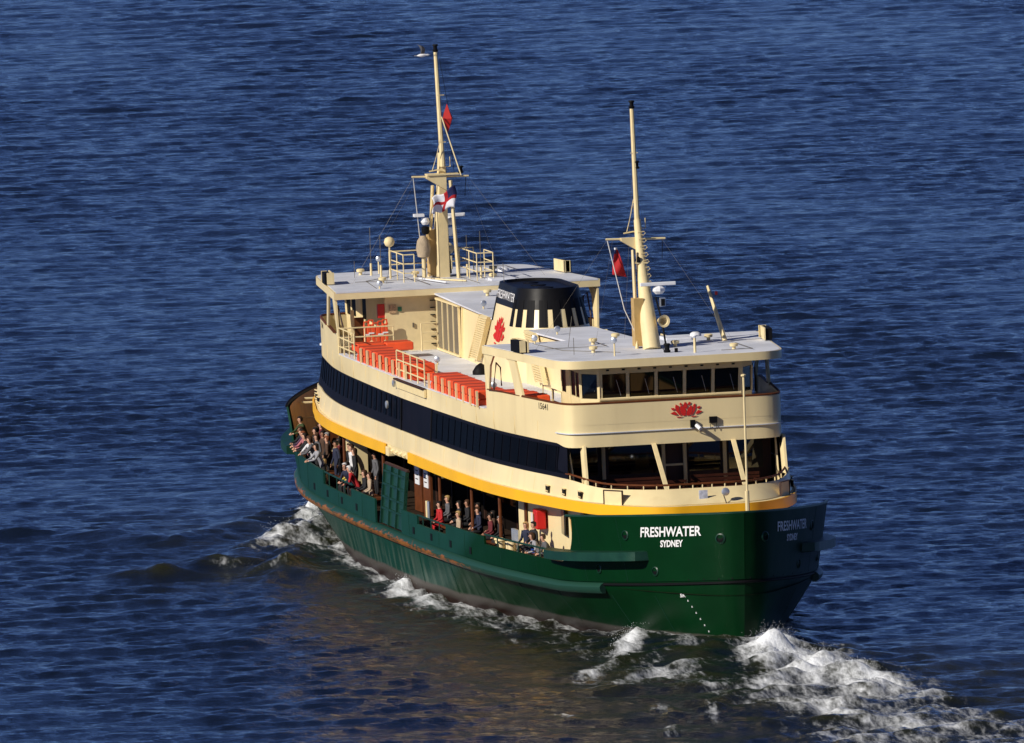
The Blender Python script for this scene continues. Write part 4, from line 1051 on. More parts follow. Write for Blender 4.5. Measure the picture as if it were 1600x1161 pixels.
# ------------------------------------------------------------------ masts
def build_mast(e):
    ms = empty('mast', parent=ferry)
    ms['label'] = 'cream signal mast on the ' + ('near' if e > 0 else 'far') + ' wheelhouse roof'
    top = 16.85 if e > 0 else 17.65
    if e > 0:
        MB().tube([(18.8, 0, 9.22), (18.35, 0, 10.2), (17.9, 0, 11.2), (17.45, 0, 12.4), (17.1, 0, 13.6)], [.31, .28, .22, .16, .12], 14).build('mast_trunk', CREAM2, ms, smooth=40)
    else:
        b = MB()
        def sec(x, z, h, w): return [(x - h, -w, z), (x + h, -w, z), (x + h, w, z), (x - h, w, z)]
        S_ = [sec(-18.2, 9.22, .55, .25), sec(-17.75, 11.2, .36, .19), sec(-17.35, 12.9, .2, .14), sec(-17.3, 13.8, .13, .11)]
        for a, c in zip(S_[:-1], S_[1:]): b.strip(a, c, True)
        b.build('mast_trunk', CREAM2, ms, bevel=.03)
        MB().tube([(-17.0, .42, 9.25), (-17.0, .25, 12.8)], .07, 6).build('mast_leg', CREAM2, ms)
        MB().tube([(-17.0, -.30, 9.25), (-17.2, -.25, 12.0)], .045, 6).build('mast_leg', CREAM2, ms)
        MB().tube([(-16.5, .55, 13.0), (-17.2, .05, 15.1)], .025, 5).build('mast_stay', CREAM2, ms)
    MB().tube([(e * 17.08, 0, 13.3), (e * top, 0, 17.45)], [.095, .07], 8).build('topmast', CREAM2, ms, smooth=40)
    link('navigation_light', buoy_lamp, ms, (e * top, 0, 17.43))
    link('navigation_light', buoy_lamp, ms, (e * (16.95 if e > 0 else 16.9), .07 if e > 0 else .62, 15.35 if e > 0 else 13.05))
    # crosstree
    y0, y1 = (-1.14, .95)
    yd = MB().tube([(e * 17.15, y0, 12.98), (e * 17.15, y1, 12.92)], .035, 6); yd.build('crosstree', CREAM2, ms)
    MB().hexa([(e * 17.0, -.62, 12.90), (e * 17.3, -.62, 12.90), (e * 17.3, .1, 12.45), (e * 17.0, .1, 12.45), (e * 17.0, -.62, 13.0), (e * 17.3, -.62, 13.0), (e * 17.3, .1, 13.0), (e * 17.0, .1, 13.0)]).build('crosstree_bracket', CREAM2, ms)
    b = MB(); z = 13.45
    b.tube([(e * 17.1, -.5, 13.15), (e * 17.1, -.15, 13.2), (e * 17.1, 0, 13.15)], .025, 5); b.build('light_bracket', CREAM2, ms)
    MB().tube([(e * 17.1, .1, 13.3), (e * 17.1, .28, 13.3), (e * 17.1, .28, 13.65)], .02, 5).build('aerial_bracket', CREAM2, ms)
    MB().tube([(e * 17.1, -.38, 13.2), (e * 17.0, -.2, 13.8), (e * 16.95, -.08, 14.3)], .015, 4).build('mast_stay', CREAM2, ms)
    if e < 0: MB().box((-17.2, 0, 13.03), (.5, 1.2, .05)).build('lookout_platform', CREAM2, ms)
    # climbing loops
    loop = MB().tube([(0, 0, 0), (0, .22, .03), (0, .26, -.04), (0, .20, -.10), (0, 0, -.05)], .018, 4).mesh('climbing_loop', CREAM2)
    for k in range(8):
        z = 11.5 + k * .24; x = np.interp(z, [9.2, 11.2, 13.6], [18.8, 17.9, 17.1]); rr = np.interp(z, [11.2, 13.6], [.25, .14])
        link('climbing_loop', loop, ms, (e * (x + .12), rr * .7 - .16, z))
    MB().tube([(e * 18.3, -.42, 9.25), (e * 17.6, -.30, 12.6)], .06, 6).build('cable_conduit', CREAM2, ms)
    MB().box((e * 18.05, -.30, 10.15), (.5, .34, 1.65)).build('equipment_trunk', mat('ochre trunk', (.5, .33, .12), .5, var=.15), ms)
    rd = MB().box((e * 18.35, .38, 11.45), (.14, 1.25, .12)).build('radar_scanner', WHITE, ms, bevel=.02)
    MB().lathe((e * 18.3, .42, 11.1), [(0, .12), (.1, .22), (.2, .22), (.3, .08)], 8).build('radar_gearbox', WHITE, ms)
    b = MB().use(STEEL).box((e * 18.55, .48, 10.83), (.16, .18, .3)).use(BLACKM).box((e * 18.64, .48, 10.83), (.02, .13, .24)); b.build('mast_floodlight', None, ms)
    MB().use(CREAM2).lathe((e * 18.5, .36, 10.2), [(0, .08), (.2, .12), (.34, .2), (.40, .22), (.38, .15), (.15, .06)], 14, (e, .2, 0)).build('ship_horn', None, ms, smooth=40)
    MB().tube([(e * 18.3, .3, 11.0), (e * 18.6, .42, 10.2), (e * 18.8, .5, 9.3)], .035, 5).build('cable', BLACKM, ms)
    MB().tube([(e * 17.15, y0 + .05, 12.95), (e * 18.0, -.75, 10.6), (e * 18.2, -.35, 9.6)], .018, 4).build('halyard', ROPE, ms)
    MB().tube([(e * 17.15, y1 - .1, 12.9), (e * 17.2, y1 - .15, 12.2)], .012, 4).build('halyard', BLACKM, ms)
    return ms
mast_near = build_mast(1); mast_far = build_mast(-1)
for e, mm in ((1, mast_near), (-1, mast_far)):
    for (ya, yb, xb) in ((-1.1, -3.6, 16.5), (.9, 3.4, 16.0), (-.9, -2.4, 20.5), (.8, 2.6, 20.5)):
        MB().tube([(e * 17.15, ya, 12.95), (e * xb, yb, 9.26)], .0035, 3).build('wire_stay', GREY, mm)
    MB().tube([(e * 16.95, .0, 16.2), (e * 14.2, 0, 9.3)], .0035, 3).build('wire_stay', GREY, mm)
    for k, z in enumerate((14.2, 15.9)): MB().tube([(e * 16.98, -.13, z), (e * 16.98, .13, z)], .018, 4).build('mast_cleat', CREAM2, mm)
    MB().box((e * 17.55, -.02, 12.15), (.35, .42, .05)).build('mast_shelf', CREAM2, mm)
    MB().lathe((e * 17.7, -.14, 12.18), [(0, .06), (.16, .06), (.2, .03)], 8).build('mast_lamp', BLACKM, mm)
# derrick staff on the near roof
sf = MB().tube([(17.0, 2.95, 9.25), (15.4, 2.75, 11.05)], [.09, .05], 6).build('ensign_staff', CREAM2, roof_near)
MB().use(RED).lathe((15.6, 3.0, 10.75), [(0, .05), (.12, .05)], 6).build('staff_block', None, sf)
# rails, dome, aerials on the far roof
def rail(name, pts, z0, z1, parent, nr=2, posts=None, rad=.022, mt=CREAM2):
    b = MB()
    for k in range(nr): z = z0 + (z1 - z0) * (k + 1) / nr; b.tube([(x, y, z) for x, y in pts], rad, 5)
    P = posts or pts
    for x, y in P: b.tube([(x, y, z0), (x, y, z1)], rad, 5)
    return b.build(name, mt, parent)
rail('mast_guard_rail', [(-18.6, -1.75), (-16.2, -1.75), (-16.2, -1.35)], 9.25, 10.25, roof_far, 3, [(-18.6, -1.75), (-17.4, -1.75), (-16.2, -1.75), (-16.2, -1.35)])
rail('mast_guard_rail', [(-18.4, .75), (-15.2, .75), (-15.2, 1.35), (-16.8, 1.35)], 9.25, 10.25, roof_far, 3, [(-18.4, .75), (-16.6, .75), (-15.2, .75), (-15.2, 1.35), (-16.8, 1.35)])
rail('mast_guard_rail', [(-18.8, -1.75), (-18.8, 1.35)], 9.25, 10.2, roof_far, 2)
dm = MB().lathe((-18.2, -1.85, 10.42), [(0, .06), (.05, .15), (.18, .2), (.31, .15), (.36, .05)], 14); dm.tube([(-18.2, -1.85, 9.25), (-18.2, -1.85, 10.45)], .03, 5); dm.build('compass_dome', CREAM2, roof_far, smooth=60)
for (x, y, h) in ((-20.3, -2.15, 1.75), (-19.2, -2.0, 1.55), (-16.5, 1.15, 1.7), (-17.5, .85, 1.5)):
    MB().use(CREAM2).tube([(x, y, 9.25), (x, y, 9.7)], .045, 6).use(GREY).tube([(x, y, 9.7), (x, y, 9.25 + h)], .014, 4).build('whip_aerial', None, roof_far)
MB().tube([(-16.9, -1.05, 9.33), (-14.4, -.55, 9.33)], .035, 5).build('roof_pipe', WHITE, roof_far)
MB().tube([(-17.2, -.9, 9.3), (-15.0, .3, 9.3)], .03, 5).build('roof_pipe', CREAM2, roof_far)
b = MB().use(mat('beige canvas', (.42, .33, .22), .85, var=.3, scale=6, bump=.3)).lathe((-17.6, -.72, 10.0), [(0, .10), (.05, .22), (.35, .27), (.62, .22), (.80, .10)], 10)
b.use(CREAM2).tube([(-17.6, -.72, 9.25), (-17.6, -.72, 10.1)], .08, 6).use(BLACKM).lathe((-17.6, -.62, 10.85), [(0, .10), (.1, .15), (.26, .15), (.3, .08)], 10).use(WHITE).lathe((-17.6, -.62, 11.2), [(0, .1), (.1, .16), (.25, .12)], 10).box((-17.6, -.85, 11.55), (.3, .36, .10))
b.build('covered_searchlight', None, roof_far, smooth=40)
# jackstaff at the near end
jk = MB().tube([(32.2, .30, 4.0), (32.2, .32, 9.25)], .038, 8).tube([(32.2, .30, 2.2), (32.2, .30, 5.4)], .075, 8).build('jackstaff', CREAM2, ferry, smooth=40)
MB().lathe((32.2, .32, 9.25), [(0, .05), (.03, .09), (.08, .09), (.1, .03)], 8).build('staff_truck', CREAM2, jk)

# ------------------------------------------------------------------ boat deck rails and life floats
for pts, ps in (([(-2.1, -4.86), (2.9, -4.88)], [(-2.1 + k * 1.25, -4.87) for k in range(5)]),
                ([(-13.2, -4.78), (-10.3, -4.84)], [(-13.2 + k * .97, -4.8) for k in range(4)]),
                ([(-12.9, -4.75), (-12.9, -2.85)], [(-12.9, -2.85), (-12.9, -3.9)]),
                ([(-13.3, -1.75), (-13.3, -1.2)], [(-13.3, -1.75)]),
                ([(-2.9, 4.86), (2.1, 4.88)], [(-2.9 + k * 1.25, 4.87) for k in range(5)])):
    rail('guard_rail', pts, 6.98, 7.98, boat_deck, 3, ps, .026)
fl_me = None
def float_mesh():
    b = MB(); hx, hy, hz = .56, .50, .145
    b.box((0, 0, 0), (hx * 2, hy * 2, hz * 2))
    me = b.mesh('life_float', FLOAT)
    bm = bmesh.new(); bm.from_mesh(me)
    bmesh.ops.bevel(bm, geom=[e_ for e_ in bm.edges], offset=.035, segments=1, affect='EDGES'); bm.to_mesh(me); bm.free()
    return me
fl_me = float_mesh()
strap_me = MB().box((0, 0, .152), (.06, 1.0, .012)).box((0, -.507, 0), (.06, .012, .3)).mesh('lashing', mat('dark lashing', (.25, .03, .02), .8))
ORD = ['first', 'second', 'third', 'fourth', 'fifth', 'sixth', 'seventh', 'eighth', 'ninth']
post_me = MB().box((0, 0, .27), (.09, .07, .56)).mesh('float_post', CREAM2)
def life_float(x, y, z, label, sx=1.0):
    o = empty('life_float', (x, y, z)); tag(o, label, 'life float', 'orange life floats stacked on the boat deck')
    k = link('float_body', fl_me, o, (0, 0, .15), (0, 0, random.uniform(-.02, .02)), (sx, 1, 1)); link('lashing', strap_me, o, (0, 0, .15))
for tier, tn in ((0, 'lower'), (1, 'upper')):
    for k in range(8):
        life_float(-9.1 + k * 1.17, -4.35, 7.0 + tier * .30, f'orange life float, {tn} tier, {ORD[k]} from the far end of the far stack')
    for k in range(7):
        life_float(4.45 + k * 1.22, -4.37, 7.0 + tier * .30, f'orange life float, {tn} tier, {ORD[k]} from the far end of the near stack', 1.03)
for k in range(2): life_float(-11.3 + k * .0 , -4.1 + k * 1.05, 7.25, f'orange life float raised beside the deck rail, {"outer" if k == 0 else "inner"} one')
for k in range(3): life_float(14.5 + k * 1.12, -4.05 + k * .12, 7.44 , f'orange life float seen through the bridge wing opening, {ORD[k]} from the funnel')
for k in range(8): link('float_post', post_me, boat_deck, (-8.55 + k * 1.17, -4.91, 7.04))
for k in range(8): link('float_post', post_me, boat_deck, (3.88 + k * 1.22, -4.92, 7.04))
for k in range(9): link('float_post', post_me, boat_deck, (-9.7 + k * 1.17, -3.8, 7.0))
for (x, y) in ((-.6, -3.7), (12.9, -4.4)): link('floodlight', lamp_me, boat_deck, (x, y, 7.62 if x > 0 else 7.5), (0, 0, 0))
MB().lathe((-1.9, -1.9, 6.98), [(0, .3), (.12, .3), (.3, .18), (.4, .03)], 12).build('cowl_vent', BLACKM, boat_deck, smooth=40)
# line of scuppers and boarding-lamp box on the strake
MB().box((1.2, -5.03, 6.86), (5.0, .1, .30)).build('ladder_locker', CREAM2, ferry, bevel=.02)
MB().box((1.1, -5.08, 7.03), (5.2, .14, .05)).build('ladder_locker_lid', WOODD, ferry)
MB().lathe((-1.6, -5.06, 6.85), [(0, .12), (.08, .13), (.1, .08)], 12, (0, -1, 0)).build('side_lamp', STEEL, ferry, smooth=40)
MB().lathe((-2.9, -5.1, 6.0), [(0, .14), (.06, .14), (.08, .10)], 12, (0, -1, 0)).build('side_lamp', STEEL, ferry, smooth=40)

# ------------------------------------------------------------------ main deck: house, doors, rails, gate
def build_main():
    mh = empty('main_deck_house', parent=ferry)
    for s in (-1, 1):
        MB().box((0, s * 2.2, 3.12), (31, .1, 2.38)).build('saloon_shade_wall', SHADEIN, mh)  # added sheet, its dark colour painting the shade of the open deck
        for x in np.arange(-14.6, 15, 2.9):
            MB().box((x, s * 2.28, 3.12), (.16, .08, 2.36)).build('timber_stud', WOODD, mh)
        for x in np.arange(-13.2, 15, 2.9):
            MB().box((x, s * 2.26, 3.35), (2.4, .05, 1.0)).build('saloon_window', GLASS, mh)
        # timber doors with two notices
        for x in (-4.75, -3.15):
            dr = MB().box((x, s * 3.72, 3.1), (1.35, .08, 2.2)).build('timber_door', WOOD, mh)
            nt = MB().box((x, s * 3.775, 3.30), (.75, .03, .68)).build('notice', WHITE, dr)
            for k in range(3): MB().box((x, s * 3.795, 3.45 - k * .15), (.42, .012, .035)).build('notice_text', INK, nt)
        for e in (-1, 1):
            # cream cheeks of the house towards the ends
            def cy(x): return 4.18 - (abs(x) - 15.3) * (.86 / 9.3)
            xe = 24.6 if e > 0 else 16.9
            MB().hexa([(e * 15.3, s * 4.18, 1.95), (e * xe, s * cy(xe), 1.95), (e * xe, s * (cy(xe) - .12), 1.95), (e * 15.3, s * 3.5, 1.95),
                       (e * 15.3, s * 4.18, 4.3), (e * xe, s * cy(xe), 4.3), (e * xe, s * (cy(xe) - .12), 4.3), (e * 15.3, s * 3.5, 4.3)]).build('house_cheek', CREAM, mh)
            if e < 0:
                MB().box((-20.3, s * 2.4, 3.12), (7.6, .1, 2.38)).build('saloon_shade_wall', SHADEIN, mh)  # added near-black sheets paint the shade behind the far passengers
                MB().box((-24.0, 0, 3.12), (.1, 4.8, 2.38)).build('saloon_shade_wall', SHADEIN, mh)
                continue
            lk = MB().box((e * 18.35, s * (cy(18.35) + .17), 3.58), (1.0, .34, .66), rz=-e * s * -.09).build('hose_locker', RED, mh, bevel=.04)
            MB().box((e * 18.05, s * (cy(18.1) + .355), 3.6), (.38, .02, .34), rz=e * s * .09).build('locker_label', WHITE, lk)
            MB().box((e * 20.6, s * (cy(20.6) + .02), 3.65), (1.35, .06, .9), rz=e * s * .09).build('cheek_window', GLASS, mh, bevel=.03)
            MB().box((e * 22.9, s * (cy(22.9) + .02), 4.05), (1.6, .06, .4), rz=e * s * .09).build('cheek_window', GLASS, mh)
            MB().box((e * 16.2, s * (cy(16.2) + .02), 3.3), (.5, .05, 1.9), rz=e * s * .09).build('timber_door', WOOD, mh)
        # deck posts
        for x in (-13.2, -5.9, 4.3, 10.0, 14.9):
            MB().tube([(x, s * 4.75, 1.95), (x, s * 4.75, 4.3)], .06, 8).build('deck_post', WOOD, mh)
        # long outboard seats
        for (x0, x1) in ((-23, -13.5), (-12, -6.3), (5, 14.5), (16, 23)):
            L = x1 - x0; xm = (x0 + x1) / 2; w = hull_w(xm, 2.4) - .95
            MB().box((xm, s * w, 2.36), (L, .42, .06)).build('deck_seat', WOOD, mh)
        # rails over the cut-downs
        for (x0, x1, z) in ((-12.3, -6.1, 2.93), (5.7, 10.5, 2.80), (15.8, 24.2, 2.92)):
            pts = [(x, s * (hull_w(x, 2.6) - .02), z) for x in np.linspace(x0, x1, 12)]
            rl = MB().tube(pts, .035, 6).build('bulwark_rail', GREENF, ferry, smooth=40)
            for x, y, z_ in pts[2:-1:3]: MB().tube([(x, y, z_), (x, y, 2.45)], .025, 5).build('rail_stanchion', GREENF, rl)
        # boarding gate: ribbed steel, hinged down from the deck edge
        g = empty('boarding_gate', parent=ferry)
        def gp(x, z, o=0): return (x, s * (5.80 - .10 * (z - 2.0) + o), z)
        b = MB(); b.add([gp(-1.1, 2.0), gp(2.95, 2.0), gp(2.95, 4.08), gp(-1.1, 4.08)], [(0, 1, 2, 3)]); b.build('gate_plate', GREENF, g, solid=.05)
        for x in (-1.05, .3, 1.6, 2.9): MB().tube([gp(x, 2.0, .06), gp(x, 4.08, .06)], .06, 4).build('gate_rib', GREENF, g)
        for z in (2.55, 2.95, 3.4, 3.85): MB().tube([gp(-1.1, z, .05), gp(2.95, z, .05)], .055, 4).build('gate_bar', GREENF, g)
        MB().tube([gp(-1.1, 4.1, 0), gp(2.95, 4.1, 0)], .06, 5).build('gate_cap', WOODD, g)
        # deckhead lights
        for x in (-9, 6.5, 12.5): MB().lathe((x, s * 4.4, 4.16), [(0, .1), (.1, .16)], 10).build('deckhead_lamp', CREAM2, mh)
    # bitts and small gear on deck
    bit = MB().use(CREAM2).lathe((-.18, 0, 0), [(0, .13), (.42, .13), (.45, .17), (.52, .15)], 10).lathe((.18, 0, 0), [(0, .13), (.42, .13), (.45, .17), (.52, .15)], 10).box((0, 0, .05), (.8, .4, .1)).mesh('mooring_bitts', None, smooth=40)
    for (x, y) in ((15.4, -4.9), (17.0, -4.85), (23.4, -4.1), (29.0, 2.0), (29.5, -1.5), (-25.4, -3.2), (-23.0, 4.0)): link('mooring_bitts', bit, ferry, (x, y, 2.2 if abs(x) < 24 else 2.0))
    MB().box((18.0, -4.4, 2.55), (.35, .3, .3)).build('blue_tub', BLUE, mh)
    for k in range(4): MB().lathe((16.1 + k * .25, -4.55, 2.35), [(0, .07), (.75, .07)], 8).build('steel_canister', STEEL, mh, smooth=40)
    for k in range(3): MB().lathe((3.35 + k * .3, -5.1, 2.5), [(0, .06), (.6, .06)], 8).build('steel_canister', [WOOD, CREAM2, STEEL][k], mh, smooth=40)
    # far end: gangway ladder frame and mesh gate
    fr = MB(); 
    for y in (-3.0, -2.2): fr.tube([(-24.7, y, 1.95), (-24.7, y, 4.0)], .06, 5)
    fr.build('gangway_post', CREAM2, mh)
    rail('gangway_rail', [(-27.6, -2.7), (-24.7, -3.0), (-24.7, -2.2), (-27.8, -1.4)], 1.95, 4.05, mh, 3, [(-24.7, -3.0)], .035)
    for (ya, yb, x, z) in ((-3.55, -2.9, -27.6, 4.15), (-3.3, -2.5, -28.2, 4.25)):
        MB().tube([(x, ya, z), (x, yb, z)], .045, 6).build('gangway_rail', CREAM2, mh)
    for (y, x, z0, z1) in ((-2.95, -27.6, 2.3, 4.15), (-2.6, -28.1, 2.3, 4.25)):
        MB().tube([(x, y, z0), (x, y, z1)], .045, 6).build('gangway_post', CREAM2, mh)
    MB().tube([(-27.6, -3.5, 3.6), (-27.6, -2.95, 3.6)], .03, 5).build('gangway_rail', CREAM2, mh)
    gt = empty('mesh_gate', parent=ferry)
    for k in range(16):
        y0 = -3.1 + k * .14
        MB().tube([(-24.2, y0, 2.6), (-24.2, y0 + .55, 3.6)], .022, 4).build('mesh_bar', CREAM2, gt)
    MB().box((-24.25, -1.9, 3.1), (.04, 2.6, 1.2)).build('gate_panel', WOOD, gt)
build_main()
for e in (1,):
    lmp = MB().use(STEEL).lathe((27.45, .55, 4.98), [(-.05, .08), (.0, .13), (.1, .14), (.12, .1)], 12, (1, 0, .1)).use(WOODD).tube([(27.5, .48, 4.9), (27.58, .56, 4.6)], .018, 4).build('bow_lamp', None, shell, smooth=40)
    MB().box((27.18, -.15, 4.9), (.03, .3, .3), M=Matrix.Rotation(.1, 3, 'Z')).build('safety_placard', mat('pale blue placard', (.55, .6, .75), .5, var=.4, scale=9), shell)

# ------------------------------------------------------------------ things that hang or fly
def cloth(name, pts_fn, nu, nv, mt_fn, label, cat):
    b = MB()
    vs = [pts_fn(i / nu, j / nv) for j in range(nv + 1) for i in range(nu + 1)]
    me = bpy.data.meshes.new(name)
    fs = [(j * (nu + 1) + i, j * (nu + 1) + i + 1, (j + 1) * (nu + 1) + i + 1, (j + 1) * (nu + 1) + i) for j in range(nv) for i in range(nu)]
    me.from_pydata(vs, [], fs)
    mats = []; idx = []
    for j in range(nv):
        for i in range(nu):
            mm = mt_fn((i + .5) / nu, (j + .5) / nv)
            if mm not in mats: mats.append(mm)
            idx.append(mats.index(mm))
    for mm in mats: me.materials.append(mm)
    me.polygons.foreach_set('material_index', idx); me.polygons.foreach_set('use_smooth', [True] * len(fs))
    o = bpy.data.objects.new(name, me); C.objects.link(o)
    sm = o.modifiers.new('thickness', 'SOLIDIFY'); sm.thickness = .008
    return tag(o, label, cat)
FRED = mat('red bunting', (.42, .008, .012), .8); FWH = mat('white bunting', (.72, .72, .76), .8); FNV = mat('navy bunting', (.012, .016, .09), .8)
# red ensign hanging limp from the near crosstree
cloth('red_flag', lambda a, c: (17.15 + .05 * math.sin(c * 7 + a * 5), -.80 + (a - .5) * (.10 + .42 * c) + .10 * c, 12.68 - .92 * c - .12 * a * c), 10, 14,
      lambda a, c: (FNV if (a < .55 and .10 < c < .22) else (FWH if c < .10 or (abs(a - .6) < .12 and .75 < c < .82) else FRED)), 'limp red ensign hanging from the crosstree of the near mast', 'flag')
# white flag with red cross and dark canton, streaming at the far mast
cloth('white_flag', lambda a, c: (-16.9 + .12 * math.sin(a * 6 + c * 2), .38 - .85 * a + .05 * math.sin(c * 5), 12.62 - .45 * a - .80 * c * (1 - .30 * a) + .06 * math.sin(a * 9)), 16, 12,
      lambda a, c: (FRED if abs(c - .5) < .08 or abs(a - .42) < .05 else (FNV if a < .38 and c < .45 else FWH)), 'white flag with red cross blowing against the far mast', 'flag')
# red diamond day shape
b = MB(); cz, hh, ww = 15.02, .52, .25
for k in range(2):
    an = .5 + k * math.pi / 2; dx, dy = math.cos(an) * ww, math.sin(an) * ww
    for sg in (1, -1):
        b.add([(-17.4, .30, cz + hh), (-17.4 + sg * dx, .30 + sg * dy, cz), (-17.4, .30, cz - hh)], [(0, 1, 2)])
dsh = b.build('diamond_shape', mat('red canvas', (.46, .010, .008), .7), None, solid=.01)
b2 = MB(); ring4 = [(-17.4 + math.cos(.5 + k * math.pi / 2) * ww, .30 + math.sin(.5 + k * math.pi / 2) * ww, cz) for k in range(4)]
b2.add(ring4 + [(-17.4, .30, cz + hh), (-17.4, .30, cz - hh)], [(0, 1, 4), (1, 2, 4), (2, 3, 4), (3, 0, 4), (1, 0, 5), (2, 1, 5), (3, 2, 5), (0, 3, 5)])
b2.build('diamond_skin', MATS['red canvas'], dsh)
tag(dsh, 'red diamond signal shape hoisted beside the far topmast', 'signal shape')
MB().tube([(-17.35, .32, 15.55), (-17.45, .10, 17.2)], .010, 4).tube([(-17.35, .34, 14.5), (-17.2, .45, 12.95)], .010, 4).build('signal_halyard', BLACKM, mast_far)
# gull
def gull():
    o = empty('seagull', (-17.6, -.50, 17.35)); tag(o, 'small white gull flying beside the tip of the far mast', 'gull')
    bd = MB(); bd.lathe((0, -.20, -.03), [(0, .01), (.06, .035), (.16, .065), (.26, .06), (.34, .035), (.38, .04), (.43, .035), (.46, .012), (.50, .004)], 8, (0, 1, .04)); bd.build('body', mat('gull white', (.8, .8, .8), .7), o, smooth=60)
    for sg in (-1, 1):
        w = MB(); w.add([(0, -.06, .01), (0, .07, .01), (sg * .12, .10, .17), (sg * .12, -.02, .18), (sg * .26, .02, .30), (sg * .27, -.05, .30), (sg * .34, -.10, .36)], [(0, 1, 2, 3), (3, 2, 4, 5), (5, 4, 6)])
        w.build('wing', mat('gull grey', (.09, .09, .10), .7), o, solid=.012)
    t = MB(); t.add([(-.03, -.20, -.03), (.03, -.20, -.03), (.05, -.28, -.03), (-.05, -.28, -.03)], [(0, 1, 2, 3)]); t.build('tail', MATS['gull white'], o, solid=.008)
gull()
# bunch of orange life jackets on the rail by the far deckhouse
for k in range(5):
    o = empty('life_jacket', (-13.5, -3.72 + k * .17, 8.0 + .06 * math.sin(k * 2.1)))
    tag(o, f'orange life jacket hung by the far deckhouse doorway, {ORD[k]} from the outer rail', 'life jacket', 'orange life jackets hanging in a bunch')
    for sg in (-1, 1):
        MB().hexa([(-.04, sg * .06 - .05, -.62), (.06, sg * .06 - .05, -.62), (.06, sg * .06 + .05, -.62), (-.04, sg * .06 + .05, -.62), (-.05, sg * .05 - .045, -.02), (.05, sg * .05 - .045, -.02), (.05, sg * .05 + .045, -.02), (-.05, sg * .05 + .045, -.02)]).build('foam_panel', FLOAT, o, bevel=.02)
    MB().tube([(0, -.09, -.05), (0, -.07, .12), (0, .07, .12), (0, .09, -.05)], .035, 6).build('collar', FLOAT, o)
    MB().box((.065, 0, -.34), (.012, .2, .05)).build('reflective_band', LETTER, o)

